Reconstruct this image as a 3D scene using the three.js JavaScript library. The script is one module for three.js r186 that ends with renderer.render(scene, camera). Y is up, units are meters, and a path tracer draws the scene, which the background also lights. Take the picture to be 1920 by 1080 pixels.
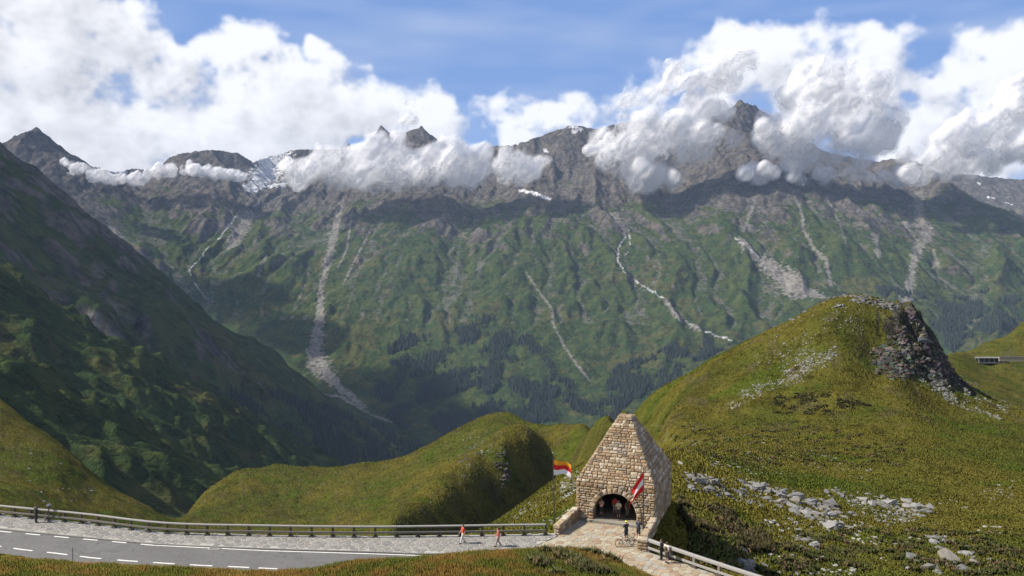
import * as THREE from 'three';
import { mergeGeometries } from 'three/addons/utils/BufferGeometryUtils.js';

// ---------------------------------------------------------------- camera, sky, sun, exposure
const scene = new THREE.Scene();
const renderer = new THREE.WebGLRenderer({ antialias: true });
renderer.toneMapping = THREE.LinearToneMapping;
renderer.toneMappingExposure = 1.9;
renderer.shadowMap.enabled = true;
const EYE = 26, FPX = 1500, PITCH = Math.atan(80 / FPX);          // eye height over the forecourt, focal length in pixels of a 1920 px wide frame
const camera = new THREE.PerspectiveCamera(2 * Math.atan(540 / FPX) * 180 / Math.PI, 16 / 9, 0.5, 40000);
camera.position.set(0, EYE, 0);
camera.rotation.set(-PITCH, 0, 0);
const SUN_DIR = new THREE.Vector3(-0.94, 0.86, 0.04).normalize();     // from the left, a little behind the camera
const sun = new THREE.DirectionalLight(new THREE.Color(1.0, 0.93, 0.82), 5);
sun.position.copy(SUN_DIR).multiplyScalar(600);
sun.castShadow = true; sun.shadow.radius = 1; sun.shadow.mapSize.set(4096, 4096);
Object.assign(sun.shadow.camera, { left: -250, right: 250, top: 250, bottom: -250, near: 1, far: 1500 });
scene.add(sun); scene.add(sun.target);
const SKY_GAIN = 1 / 1.9;                                                // sky radiance, for that exposure
const FOG_DENSITY = 2.5e-5;
scene.fog = new THREE.FogExp2(new THREE.Color(0.50, 0.68, 1.0), FOG_DENSITY);

// ---------------------------------------------------------------- helpers
function rng(seed) { let s = seed >>> 0; return () => { s = (s + 0x6d2b79f5) | 0; let t = Math.imul(s ^ (s >>> 15), 1 | s); t = (t + Math.imul(t ^ (t >>> 7), 61 | t)) ^ t; return ((t ^ (t >>> 14)) >>> 0) / 4294967296; }; }
const { clamp, lerp } = THREE.MathUtils;
const sstep = (a, b, x) => { const t = clamp((x - a) / (b - a), 0, 1); return t * t * (3 - 2 * t); };
const PERM = new Uint8Array(512); { const r = rng(7), p = [...Array(256).keys()]; for (let i = 255; i > 0; i--) { const j = Math.floor(r() * (i + 1)); [p[i], p[j]] = [p[j], p[i]]; } for (let i = 0; i < 512; i++) PERM[i] = p[i & 255]; }
const GX = new Float32Array(256), GY = new Float32Array(256); for (let i = 0; i < 256; i++) { GX[i] = Math.cos(i * Math.PI / 128); GY[i] = Math.sin(i * Math.PI / 128); }
function noise2(x, y) {                                               // gradient noise, about -1..1
  const xi = Math.floor(x), yi = Math.floor(y), fx = x - xi, fy = y - yi, X = xi & 255, Y = yi & 255;
  const u = fx * fx * fx * (fx * (fx * 6 - 15) + 10), v = fy * fy * fy * (fy * (fy * 6 - 15) + 10);
  const a = PERM[PERM[X] + Y], b = PERM[PERM[X + 1] + Y], c = PERM[PERM[X] + Y + 1], d = PERM[PERM[X + 1] + Y + 1];
  const n0 = GX[a] * fx + GY[a] * fy, n1 = GX[b] * (fx - 1) + GY[b] * fy, n2 = GX[c] * fx + GY[c] * (fy - 1), n3 = GX[d] * (fx - 1) + GY[d] * (fy - 1);
  return 1.5 * (n0 + u * (n1 - n0) + v * (n2 + u * (n3 - n2) - n0 - u * (n1 - n0)));
}
function fbm(x, y, oct = 5, gain = 0.5) { let s = 0, a = 1, n = 0; for (let i = 0; i < oct; i++) { s += a * noise2(x, y); n += a; a *= gain; const t = x * 1.93 + 17.3; x = t * 0.8 - y * 1.16; y = t * 0.6 + y * 1.54 + 4.1; } return s / n; }
function ridged(x, y, oct = 5) { let s = 0, a = 1, n = 0, w = 1; for (let i = 0; i < oct; i++) { let v = 1 - Math.abs(noise2(x, y)); v *= v; s += a * v * w; n += a; w = clamp(v * 1.6, 0, 1); a *= 0.5; const t = x * 2.03 + 9.2; x = t * 0.8 - y * 1.2; y = t * 0.6 + y * 1.6 - 3.3; } return s / n; }
function noise3(x, y, z) {                                            // value noise 0..1
  const xi = Math.floor(x), yi = Math.floor(y), zi = Math.floor(z); let fx = x - xi, fy = y - yi, fz = z - zi;
  fx = fx * fx * (3 - 2 * fx); fy = fy * fy * (3 - 2 * fy); fz = fz * fz * (3 - 2 * fz);
  const X0 = PERM[xi & 255] + yi, X1 = PERM[(xi + 1) & 255] + yi, a = PERM[X0 & 255] + zi, b = PERM[X1 & 255] + zi, c = PERM[(X0 + 1) & 255] + zi, d = PERM[(X1 + 1) & 255] + zi;
  const p0 = PERM[a & 255], p1 = PERM[b & 255], p2 = PERM[c & 255], p3 = PERM[d & 255], q0 = PERM[(a + 1) & 255], q1 = PERM[(b + 1) & 255], q2 = PERM[(c + 1) & 255], q3 = PERM[(d + 1) & 255];
  const u0 = p0 + (p1 - p0) * fx, u1 = p2 + (p3 - p2) * fx, w0 = q0 + (q1 - q0) * fx, w1 = q2 + (q3 - q2) * fx, m0 = u0 + (u1 - u0) * fy, m1 = w0 + (w1 - w0) * fy;
  return (m0 + (m1 - m0) * fz) / 255;
}
function fbm3(x, y, z, oct = 4, gain = 0.5) { let s = 0, a = 1, n = 0; for (let i = 0; i < oct; i++) { s += a * noise3(x, y, z); n += a; a *= gain; x = x * 2.02 + 5.1; y = y * 2.03 + 1.7; z = z * 2.01 + 8.3; } return s / n; }
// surveying: a point seen at that place of the photograph, given how far ahead it lies
const SP = Math.sin(PITCH), CP = Math.cos(PITCH);
function at(px, py, D) { const u = (px - 960) / FPX, v = -(py - 540) / FPX, fy = -SP + v * CP, fz = CP + v * SP, k = D / fz; return new THREE.Vector3(u * k, EYE + fy * k, -D); }
function toPx(x, y, z) { const dy = y - EYE, f = -dy * SP - z * CP, up = dy * CP - z * SP; return [960 + FPX * x / f, 540 - FPX * up / f, f]; }
const names = new Map();
function numbered(n) { const k = names.get(n) ?? 0; names.set(n, k + 1); return k ? `${n}_${String(k).padStart(3, '0')}` : n; }
function tag(o, label, category, group) { o.userData.label = label; o.userData.category = category; if (group) o.userData.group = group; return o; }
function addTop(o, name, kind) { o.name = numbered(name); if (kind) o.userData.kind = kind; o.castShadow = o.receiveShadow = true; scene.add(o); return o; }
function part(name, geo, m, parent) { const o = new THREE.Mesh(geo, m); o.name = name; o.castShadow = o.receiveShadow = true; parent.add(o); return o; }
function thing(name, label, category, pos = [0, 0, 0], turn = 0, group) { const o = new THREE.Group(); addTop(o, name); o.position.set(...pos); o.rotation.y = turn; return tag(o, label, category, group); }
function std(color, roughness = 0.9, extra = {}) { return new THREE.MeshStandardMaterial({ color, roughness, ...extra }); }
const REFL = 0.54;                                                      // the colours below are noted at the photograph's exposure; this brings them to base reflectance
const lin = (r, g, b) => new THREE.Color().setRGB(r * REFL, g * REFL, b * REFL), WHITE = new THREE.Color(1, 1, 1);
function dataTex(n, fn, srgb = false) { const d = new Uint8Array(n * n * 4); for (let j = 0; j < n; j++) for (let i = 0; i < n; i++) { const c = fn(i, j, n), o = (j * n + i) * 4; d[o] = clamp(c[0] * 255, 0, 255); d[o + 1] = clamp(c[1] * 255, 0, 255); d[o + 2] = clamp(c[2] * 255, 0, 255); d[o + 3] = 255; } const t = new THREE.DataTexture(d, n, n); t.wrapS = t.wrapT = THREE.RepeatWrapping; t.magFilter = THREE.LinearFilter; t.minFilter = THREE.LinearMipmapLinearFilter; t.generateMipmaps = true; if (srgb) t.colorSpace = THREE.SRGBColorSpace; t.needsUpdate = true; return t; }
// noise that tiles over n cells
function tileNoise(x, y, per) { const xi = Math.floor(x), yi = Math.floor(y), fx = x - xi, fy = y - yi, u = fx * fx * (3 - 2 * fx), v = fy * fy * (3 - 2 * fy); const h = (i, j) => PERM[PERM[((xi + i) % per + per) % per & 255] + (((yi + j) % per + per) % per & 255)] / 255; const a = h(0, 0), b = h(1, 0), c = h(0, 1), d = h(1, 1); return a + (b - a) * u + (c - a) * v + (a - b - c + d) * u * v; }
function tileFbm(s, t, per, oct) { let v = 0, a = 0.5, n = 0; for (let i = 0; i < oct; i++) { v += a * tileNoise(s * per, t * per, per); n += a; a *= 0.6; per = per * 2; s += 0.137; t += 0.071; } return v / n; }

// ---------------------------------------------------------------- the sky: blue air and cumulus, the same weather all round
{
  const W = 4096, H = 2048, data = new Float32Array(W * H * 4), r = rng(31);
  // cumulus banks as lumps: azimuth (degrees to the right of the view), elevation, radius in degrees, weight
  const A = (px, py, rad, w = 1, sq = 1) => { const u = (px - 960) / FPX, v = -(py - 540) / FPX, fy = -SP + v * CP, fz = CP + v * SP; return [Math.atan2(u, fz) * 57.2958, Math.atan2(fy, Math.hypot(u, fz)) * 57.2958, rad / FPX * 57.2958, w, sq]; };
  const lumps = [A(20, 60, 120), A(90, 110, 120), A(150, 170, 110), A(60, 230, 120), A(190, 240, 110), A(260, 260, 80), A(-60, 120, 160), A(280, 200, 50, .8), A(300, 300, 70),
    A(400, 150, 70), A(460, 140, 75), A(520, 170, 75), A(490, 220, 90), A(420, 220, 70), A(560, 240, 70), A(590, 290, 60), A(450, 290, 80), A(370, 130, 40, .7), A(640, 260, 50, .8), A(380, 320, 70),
    A(650, 135, 42, .85), A(690, 150, 32, .7), A(615, 112, 22, .7), A(650, 215, 34, .6), A(700, 225, 36, .7), A(755, 215, 55, .85), A(800, 190, 50, .8), A(840, 230, 60, .85), A(960, 215, 42, .85), A(1010, 250, 50, .8), A(1040, 205, 30, .6), A(1090, 210, 35, .6),
    A(1330, 95, 45, 0.50), A(1390, 90, 40, 0.47), A(1300, 160, 60, 0.54), A(1350, 140, 50, 0.50), A(1220, 170, 40, 0.47), A(1170, 190, 40, 0.40), A(1440, 110, 50, 0.47), A(1540, 150, 80, 0.54), A(1590, 110, 55, 0.47), A(1640, 170, 90, 0.50), A(1690, 90, 40, 0.37), A(1500, 210, 90, 0.54), A(1840, 170, 60, 0.71), A(1890, 140, 60, 0.76), A(1930, 190, 90, 0.80), A(1850, 240, 70, 0.71), A(1780, 280, 60, 0.54), A(1840, 45, 45, 0.39), A(1960, 90, 60, 0.55), A(1720, 300, 60, 0.54)];
  for (let k = 0; k < 105; k++) {                                      // the rest of the ring: banks like those in view
    const az = 36 + r() * 288, el = 4 + Math.pow(r(), 1.4) * 26, big = 2.2 + r() * 2.6, n = 3 + Math.floor(r() * 6);
    for (let q = 0; q < n; q++) lumps.push([az + (r() - .5) * big * 4, el + (r() - .3) * big * 1.5, big * (0.5 + r() * 0.7), 0.6 + r() * 0.4, 1]);
  }
  for (let k = 0; k < 22; k++) { const az = r() * 360, el = 26 + r() * 50, big = 3 + r() * 5; for (let q = 0; q < 4; q++) lumps.push([az + (r() - .5) * big * 3, el + (r() - .5) * big, big * (0.5 + r() * 0.6), 0.55 + r() * 0.35, 1]); }
  for (const l of lumps) l[0] = ((l[0] % 360) + 360) % 360;
  const BIN = 4, bins = Array.from({ length: 360 / BIN }, () => []);
  for (const l of lumps) { const reach = l[2] * 2.2 / Math.max(0.2, Math.cos(l[1] / 57.3)); for (let b = Math.floor((l[0] - reach) / BIN); b <= Math.floor((l[0] + reach) / BIN); b++) bins[((b % bins.length) + bins.length) % bins.length].push(l); }
  const dens = new Float32Array(W * H), HH = Math.floor(H / 2);
  for (let j = HH; j < H; j++) {
    const el = ((j + 0.5) / H - 0.5) * 180, ce = Math.max(0.15, Math.cos(el / 57.2958));
    for (let i = 0; i < W; i++) {
      const th = ((i + 0.5) / W - 0.5) * 360;                            // atan2(z, x)
      const az = (((th + 90) % 360) + 360) % 360;                        // 0 = straight ahead (-z), growing to the right
      const list = bins[Math.floor(az / BIN) % bins.length]; let best = 0;
      let any = false; for (const l of list) if (Math.abs(el - l[1]) < l[2] * 2 + 2) { any = true; break; }
      if (any) {
        const ca = Math.cos(az / 57.2958) * 57.3 * ce, sa = Math.sin(az / 57.2958) * 57.3 * ce;  // seamless noise coordinates
        const wx = fbm3(ca * .45 + 50, sa * .45 + 50, el * .45, 3) - .5, wy = fbm3(ca * .45 + 90, sa * .45 + 20, el * .45 + 30, 3) - .5;
        const az2 = az + wx * 3.2 / ce, el2 = el + wy * 2.6;
        for (const l of list) {
          let da = Math.abs(az2 - l[0]); if (da > 180) da = 360 - da; da *= ce; const de = el2 - l[1];
          const q = 1 - (da * da + de * de * (de < 0 ? .8 : 1)) / (l[2] * l[2] * 2.4); if (q > 0) best = 1 - (1 - best) * (1 - q * l[3]);
        }
        if (best > 0.02) {
          const d = fbm3(ca * .36, sa * .36, el * .42, 6, .56) - .5, bil = Math.abs(noise3(ca * 1.3, sa * 1.3, el * 1.6) - .5) * .5 + Math.abs(noise3(ca * 2.9 + 9, sa * 2.9, el * 3.3) - .5) * .3;
          best = Math.max(0, best * .95 - 0.40 + d * 1.7 - bil * .30 + .06);
        } else best = 0;
      }
      dens[j * W + i] = best;
    }
  }
  for (let j = 0; j < H; j++) {
    const el = ((j + 0.5) / H - 0.5) * 180;
    for (let i = 0; i < W; i++) {
      const o = (j * W + i) * 4, th = ((i + 0.5) / W - 0.5) * 2 * Math.PI, e = el / 57.2958;
      const dx = Math.cos(e) * Math.cos(th), dy = Math.sin(e), dz = Math.cos(e) * Math.sin(th);
      const up = Math.max(0, el), t = Math.exp(-up / 9);
      const near = Math.max(0, dx * SUN_DIR.x + dy * SUN_DIR.y + dz * SUN_DIR.z), glow = 0.16 * Math.pow(near, 6);
      let R = lerp(0.19, 0.27, t) + glow, G = lerp(0.33, 0.46, t) + glow, B = lerp(0.70, 0.82, t) + glow;
      if (j >= HH) {
        const az = th + Math.PI / 2, ca = Math.cos(az) * 57.3, sa = Math.sin(az) * 57.3;
        const ci = clamp((fbm3(ca * .10 + 7, sa * .10 + 3, el * .45, 3, .6) - .42) * 2.4, 0, 1) * 0.42;   // thin high veil
        R = lerp(R, 0.62, ci); G = lerp(G, 0.70, ci); B = lerp(B, 0.86, ci);
        const d = dens[j * W + i];
        if (d > 0) {
          const q = (k) => dens[Math.min(H - 1, j + k) * W + (i - k + W) % W], hgt = (v) => Math.sqrt(v);   // towards the sun, up and to the left
          const here = hgt(d), rel = 0.35 * (here - hgt(q(3))) + 0.7 * (here - hgt(q(8))) + 0.6 * (here - hgt(q(18))) + .4 * (here - hgt(q(36)));
          const thick = clamp((d - .25) * 1.3, 0, 1), c = clamp(0.93 + rel * 0.55 - thick * 0.10, 0.62, 1.10), a = Math.pow(sstep(0, 0.42, d), 0.85) * 0.97;
          R = lerp(R, c * 0.965, a); G = lerp(G, c * 0.97, a); B = lerp(B, Math.min(1.1, c * 0.98 + 0.03), a);
        }
      } else { const q = Math.exp(el / 6); R = lerp(0.12, R, q); G = lerp(0.14, G, q); B = lerp(0.14, B, q); }
      data[o] = R * SKY_GAIN; data[o + 1] = G * SKY_GAIN; data[o + 2] = B * SKY_GAIN; data[o + 3] = 1;
    }
  }
  const t = new THREE.DataTexture(data, W, H, THREE.RGBAFormat, THREE.FloatType);
  t.mapping = THREE.EquirectangularReflectionMapping; t.magFilter = t.minFilter = THREE.LinearFilter; t.colorSpace = THREE.LinearSRGBColorSpace; t.needsUpdate = true;
  scene.background = t; scene.environment = t;
}

// ---------------------------------------------------------------- far mountains: ridge lines surveyed from the photograph, slopes, then running water
const ridgeLines = [];
function ridge(pts, s = 1, group = 0, list = ridgeLines) { const w = pts.map(([px, py, D]) => at(px, py, D)); for (let i = 0; i + 1 < w.length; i++) list.push({ ax: w[i].x, ay: w[i].y, az: w[i].z, bx: w[i + 1].x, by: w[i + 1].y, bz: w[i + 1].z, s, group }); }
// main crest of the opposite side
ridge([[-420, 420, 4300], [-200, 330, 4800], [-60, 290, 5200], [0, 268, 5350], [30, 252, 5400], [62, 238, 5400], [85, 255, 5420], [120, 280, 5450], [165, 308, 5500], [215, 321, 6100], [250, 316, 6300], [300, 318, 6200], [330, 293, 5950], [360, 281, 5900], [400, 279, 5900], [440, 286, 5950], [470, 303, 6000], [500, 292, 6500], [545, 281, 6600], [600, 277, 6600], [640, 279, 6500], [655, 269, 6450], [676, 284, 6400], [700, 262, 6300], [722, 236, 6250], [745, 262, 6250], [775, 240, 6200], [790, 235, 6180], [812, 252, 6200], [848, 287, 6200], [900, 288, 6150], [920, 275, 6100], [965, 272, 6050], [1010, 256, 6000], [1062, 235, 6000], [1100, 240, 6000], [1140, 230, 6000], [1200, 224, 6050], [1300, 226, 6100], [1350, 215, 6150], [1390, 187, 6150], [1415, 196, 6150], [1450, 222, 6200], [1500, 260, 6200], [1570, 290, 6250], [1640, 300, 6200], [1700, 296, 5700]], 1);
ridge([[1700, 296, 5700], [1760, 335, 5250], [1850, 402, 4800], [1920, 442, 4450], [2050, 490, 4200], [2250, 560, 3900]], .8);
ridge([[1640, 320, 7600], [1780, 325, 7600], [1920, 335, 7500], [2100, 300, 7500]], .7);
ridgeLines.forEach(s => s.crest = true);
// buttresses of the opposite side
ridge([[400, 279, 5900], [430, 330, 5600], [440, 400, 5300], [420, 470, 5000]], 1.2);
ridge([[165, 308, 5500], [250, 350, 5500], [330, 360, 5500]], 1.2);
ridge([[545, 281, 6600], [540, 360, 5700], [510, 420, 5200], [490, 490, 4800], [500, 560, 4450], [530, 630, 4100], [560, 690, 3800]], 1.12);
ridge([[655, 269, 6450], [640, 350, 5750], [650, 400, 5400], [665, 450, 5000]], 1.12);
ridge([[722, 236, 6250], [715, 340, 5700], [735, 400, 5250], [720, 470, 4750], [690, 540, 4400], [700, 620, 4000], [720, 700, 3650], [745, 770, 3400]], 1.08);
ridge([[790, 235, 6180], [820, 350, 5650], [870, 390, 5250], [880, 450, 4850], [860, 520, 4450], [850, 600, 4050], [840, 680, 3700], [850, 760, 3400]], 1.08);
ridge([[965, 272, 6050], [950, 370, 5500], [980, 430, 5050], [1000, 490, 4700], [1010, 560, 4300], [980, 640, 3900], [960, 720, 3550], [950, 790, 3350]], 1.08);
ridge([[1100, 240, 6000], [1080, 310, 5700], [1090, 370, 5350], [1100, 440, 4900], [1110, 510, 4500], [1130, 580, 4100], [1150, 650, 3750], [1140, 730, 3400]], 1.08);
ridge([[1140, 230, 6000], [1180, 330, 5500], [1230, 400, 5100], [1290, 460, 4750], [1340, 520, 4400], [1400, 570, 4050], [1480, 620, 3700], [1560, 680, 3400]], 1.08);
ridge([[1390, 187, 6150], [1390, 290, 5700], [1360, 360, 5400], [1350, 410, 5100]], 1.12);
ridge([[1390, 187, 6150], [1450, 320, 5600], [1450, 390, 5200], [1480, 440, 4900], [1540, 500, 4550], [1620, 560, 4200], [1660, 620, 3900]], 1.08);
ridge([[1570, 290, 6250], [1580, 350, 5600], [1600, 420, 5150], [1640, 480, 4750], [1660, 540, 4400]], 1.08);
ridge([[1700, 296, 5700], [1770, 380, 5000], [1770, 450, 4550], [1790, 530, 4100], [1800, 620, 3600], [1790, 680, 3300]], 1.0);
ridge([[1850, 402, 4800], [1870, 480, 4200], [1880, 560, 3700], [1890, 640, 3200]], .9);
// the dark mountain on the left
ridge([[-260, 110, 1900], [-120, 185, 2050], [-60, 226, 2180], [0, 264, 2300], [48, 331, 2380], [74, 364, 2420], [107, 400, 2460], [150, 436, 2520], [218, 457, 2620], [296, 501, 2730], [333, 535, 2790], [370, 575, 2840], [430, 611, 2920], [488, 668, 3000], [540, 718, 3060], [612, 802, 3020], [690, 860, 2900], [770, 905, 2800]], 1.12, 1); ridgeLines.slice(-17).forEach(s => s.crest = true);
ridge([[48, 331, 2380], [95, 450, 2200], [130, 540, 2050], [190, 620, 1980], [260, 690, 1950], [340, 770, 1920], [420, 840, 1900], [500, 900, 1850]], 1.05, 1);
ridge([[150, 436, 2520], [215, 540, 2400], [290, 620, 2350], [370, 700, 2320], [450, 770, 2280], [530, 840, 2230], [600, 890, 2150]], 1.05, 1);
ridge([[333, 535, 2790], [400, 620, 2690], [470, 700, 2640], [540, 780, 2580], [620, 860, 2500]], 1.1, 1);
const FAR = { x0: -5600, z0: -7900, cell: 13, nx: 830, nz: 520 };
function erode(h, nx, nz, drops, rate = 1) {
  const flow = new Float32Array(nx * nz), R = rng(5);
  const sample = (x, y) => { const xi = x | 0, yi = y | 0, u = x - xi, v = y - yi, k = yi * nx + xi, a = h[k], b = h[k + 1], c = h[k + nx], d = h[k + nx + 1]; return [a + (b - a) * u + (c - a) * v + (a - b - c + d) * u * v, (b - a) * (1 - v) + (d - c) * v, (c - a) * (1 - u) + (d - b) * u]; };
  const BR = []; for (let dy = -2; dy <= 2; dy++) for (let dx = -2; dx <= 2; dx++) { const w = Math.max(0, 2.2 - Math.hypot(dx, dy)); if (w) BR.push([dx + dy * nx, w]); } const bs = BR.reduce((s, b) => s + b[1], 0); BR.forEach(b => b[1] /= bs);
  for (let n = 0; n < drops; n++) {
    let x = 4 + R() * (nx - 9), y = 4 + R() * (nz - 9), dx = 0, dy = 0, sp = 1, wat = 1, sed = 0;
    for (let s = 0; s < 70; s++) {
      const [y0, gx, gy] = sample(x, y); dx = dx * .25 - gx * .75; dy = dy * .25 - gy * .75; const l = Math.hypot(dx, dy); if (l < 1e-5) break; dx /= l; dy /= l;
      const k = (y | 0) * nx + (x | 0), u = x - (x | 0), v = y - (y | 0); x += dx; y += dy; if (x < 4 || y < 4 || x > nx - 5 || y > nz - 5) break;
      flow[k] += 1;
      const dh = sample(x, y)[0] - y0, cap = Math.max(-dh, 0.12) * sp * wat * 0.55;
      if (sed > cap || dh > 0) { const dep = dh > 0 ? Math.min(dh, sed) : (sed - cap) * 0.25; sed -= dep; h[k] += dep * (1 - u) * (1 - v); h[k + 1] += dep * u * (1 - v); h[k + nx] += dep * (1 - u) * v; h[k + nx + 1] += dep * u * v; }
      else { const er = Math.min((cap - sed) * 0.28 * rate, -dh); for (const [o, w] of BR) h[k + o] -= er * w; sed += er; }
      sp = Math.sqrt(Math.max(0.05, sp * sp * 0.9 - dh * 0.35)); if (sp > 5) sp = 5; wat *= 0.985;
    }
  }
  return flow;
}
{
  const { x0, z0, cell, nx, nz } = FAR, h = new Float32Array(nx * nz), calm = new Float32Array(nx * nz);
  const thal = [[300, 640, 4500], [420, 640, 4250], [540, 700, 3750], [690, 782, 3200], [790, 840, 2900], [1000, 850, 2950], [1250, 800, 3050], [1700, 760, 2950], [2200, 740, 2900]].map(a => at(...a));
  for (let j = 0; j < nz; j++) for (let i = 0; i < nx; i++) {
    let x = x0 + i * cell, z = z0 + j * cell;
    const wx = x + 95 * fbm(x / 620, z / 620, 3) + 26 * noise2(x / 130, z / 130), wz = z + 95 * fbm(x / 620 + 40, z / 620 + 9, 3) + 26 * noise2(x / 130 + 70, z / 130);
    let fl = 1e9, fy = 0; for (let k = 0; k + 1 < thal.length; k++) { const a = thal[k], b = thal[k + 1], ex = b.x - a.x, ez = b.z - a.z, t = clamp(((x - a.x) * ex + (z - a.z) * ez) / (ex * ex + ez * ez), 0, 1), d = Math.hypot(x - a.x - ex * t, z - a.z - ez * t); if (d < fl) { fl = d; fy = a.y + (b.y - a.y) * t; } }
    let best = fy + Math.max(0, fl - 60) * 0.12, cd = 1e9;
    for (const s of ridgeLines) {
      const ex = s.bx - s.ax, ez = s.bz - s.az; let t = ((wx - s.ax) * ex + (wz - s.az) * ez) / (ex * ex + ez * ez); t = t < 0 ? 0 : t > 1 ? 1 : t;
      const dx = wx - s.ax - ex * t, dz = wz - s.az - ez * t, d = Math.sqrt(dx * dx + dz * dz), y = s.ay + (s.by - s.ay) * t;
      if (s.crest && d < cd) cd = d;
      const v = s.group ? y - s.s * 0.80 * d : y - s.s * (0.52 * d + 0.42 * 260 * (1 - Math.exp(-d / 260)));
      if (v > best - 60) { const k = 34, hh = clamp(0.5 + 0.5 * (v - best) / k, 0, 1); best = lerp(best, v, hh) + k * hh * (1 - hh) * 0.25; }
    }
    h[j * nx + i] = best; calm[j * nx + i] = sstep(0, 420, cd);
  }
  // cross-bedding, buttresses and gullies before the water
  for (let j = 0; j < nz; j++) for (let i = 0; i < nx; i++) {
    const x = x0 + i * cell, z = z0 + j * cell, k = j * nx + i, y = h[k], up = sstep(-700, -250, y);
    const q = 230 * fbm(x / 900 + 5, z / 900, 3), own = .75 + .25 * sstep(-3300, -4000, z), strong = sstep(-.35, .35, fbm(x / 1100 + 12, z / 1500, 3));   // ribs and gullies run down the fall line, stronger on some faces
    const rib = ridged((x + q) / 430, (z + q * .5) / 1500 + 3, 4), rib2 = ridged((x + .6 * q) / 140 + 31, (z - q) / 560, 3);
    h[k] = y + up * (.10 + .90 * calm[k]) * own * ((35 + 80 * strong) * (rib - .66) + (8 + 26 * strong) * (rib2 - .6) + 60 * (ridged(x / 520, z / 520, 3) - .6) + 18 * fbm(x / 130, z / 130, 3)) + up * (1 - sstep(-3300, -3800, z)) * (.25 + .75 * calm[k]) * (70 * (ridged((x + z * .4) / 210 + 8, (z - x * .4) / 330, 4) - .66));
  }
  FAR.h = h; FAR.flow = erode(h, nx, nz, 140000);
  console.log('far terrain eroded');
}
function cubic(a, b, c, d, t) { return b + 0.5 * t * (c - a + t * (2 * a - 5 * b + 4 * c - d + t * (3 * (b - c) + d - a))); }
function farBase(x, z, f = FAR.h) { const { x0, z0, cell, nx, nz } = FAR; const u = clamp((x - x0) / cell, 1, nx - 3.001), v = clamp((z - z0) / cell, 1, nz - 3.001), i = u | 0, j = v | 0, a = u - i, b = v - j, r = (q) => { const k = (j + q) * nx + i; return cubic(f[k - 1], f[k], f[k + 1], f[k + 2], a); }; return cubic(r(-1), r(0), r(1), r(2), b); }
function farHeight(x, z) { const y = farBase(x, z), up = sstep(-620, -300, y), hi = sstep(-100, 500, y); return y + up * (4 + 9 * hi) * (ridged(x / 74, z / 74, 3) - .5) + (1.2 + 2.4 * up) * fbm(x / 26, z / 26, 3); }
const FMESH = { cell: 7 };
{
  const c = FMESH.cell, x0 = -5400, z1 = -1250, z0 = -7850, nx = Math.floor(10700 / c), nz = Math.floor((z1 - z0) / c);
  const H = new Float32Array(nx * nz), use = new Uint8Array(nx * nz);
  for (let j = 0; j < nz; j++) for (let i = 0; i < nx; i++) { const x = x0 + i * c, z = z0 + j * c; if (Math.abs(x) < -z * 0.70 + 160) { use[j * nx + i] = 1; H[j * nx + i] = farHeight(x, z); } }
  FMESH.H = H; Object.assign(FMESH, { x0, z0, nx, nz, use });
  console.log('far heights', nx, nz);
  // leave out what lies far behind a skyline: march outwards in sectors
  const SEC = 1400, hor = new Float32Array(SEC).fill(-9);
  for (let j = nz - 1; j >= 0; j--) {
    const z = z0 + j * c, row = [];
    for (let i = 0; i < nx; i++) { const k = j * nx + i; if (!use[k]) continue; const x = x0 + i * c, s = Math.floor((x / -z + 0.8) / 1.6 * SEC), d = Math.hypot(x, z), e = (H[k] - EYE) / d; if (s < 0 || s >= SEC) continue; if (e < hor[s] - 0.035 - 20 / d) use[k] = 2; row.push([s, e]); }
    for (const [s, e] of row) if (e > hor[s]) hor[s] = e;
  }
}

// ---------------------------------------------------------------- what the far slopes are made of
function farHit(px, py, d0 = 1500, d1 = 7700) { const a = at(px, py, 1000), u = a.x / 1000, s = (a.y - EYE) / 1000; if (EYE + s * d0 < farBase(u * d0, -d0)) return null; for (let D = d0; D < d1; D += 8) if (EYE + s * D < farBase(u * D, -D)) return [u * D, -D]; return null; }
const strokes = [];                                                    // stream beds, scree runs, snow: traced on the slope
function stroke(kind, width, pts, d0) { const w = []; for (let i = 0; i + 1 < pts.length; i++) { const n = Math.max(2, Math.ceil(Math.hypot(pts[i + 1][0] - pts[i][0], pts[i + 1][1] - pts[i][1]) / 9)); for (let k = 0; k < n; k++) { const t = k / n, h = farHit(lerp(pts[i][0], pts[i + 1][0], t), lerp(pts[i][1], pts[i + 1][1], t), d0); if (h) w.push([h[0], h[1], lerp(pts[i][2] ?? width, pts[i + 1][2] ?? width, t)]); } } for (let i = 0; i + 1 < w.length; i++) if (Math.hypot(w[i + 1][0] - w[i][0], w[i + 1][1] - w[i][1]) < 260) strokes.push({ kind, a: w[i], b: w[i + 1] }); }
const BACK = 3000;
stroke('scree', 20, [[640, 380, 24], [628, 430, 28], [620, 470, 26], [602, 540, 15], [600, 600, 26], [590, 660, 32], [600, 690, 40], [640, 730, 18], [690, 770, 14]], BACK);
stroke('scree', 12, [[585, 650], [580, 690], [600, 700]], BACK);
stroke('scree', 10, [[545, 705], [580, 735], [640, 745], [690, 775], [740, 795]], 2900);
stroke('scree', 7, [[660, 400], [650, 470], [630, 510]], BACK); stroke('scree', 6, [[700, 420], [670, 480], [640, 540]], BACK);
stroke('water', 3.7, [[1180, 432], [1160, 465], [1158, 490], [1175, 515], [1210, 540], [1245, 562], [1262, 585], [1300, 612], [1340, 630], [1380, 642]], BACK);
stroke('water', 2.6, [[1180, 440], [1182, 468], [1166, 486]], BACK); stroke('scree', 20, [[1150, 400], [1172, 430], [1178, 445]], BACK); stroke('scree', 9, [[1245, 562], [1275, 600], [1320, 620]], BACK);
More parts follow.
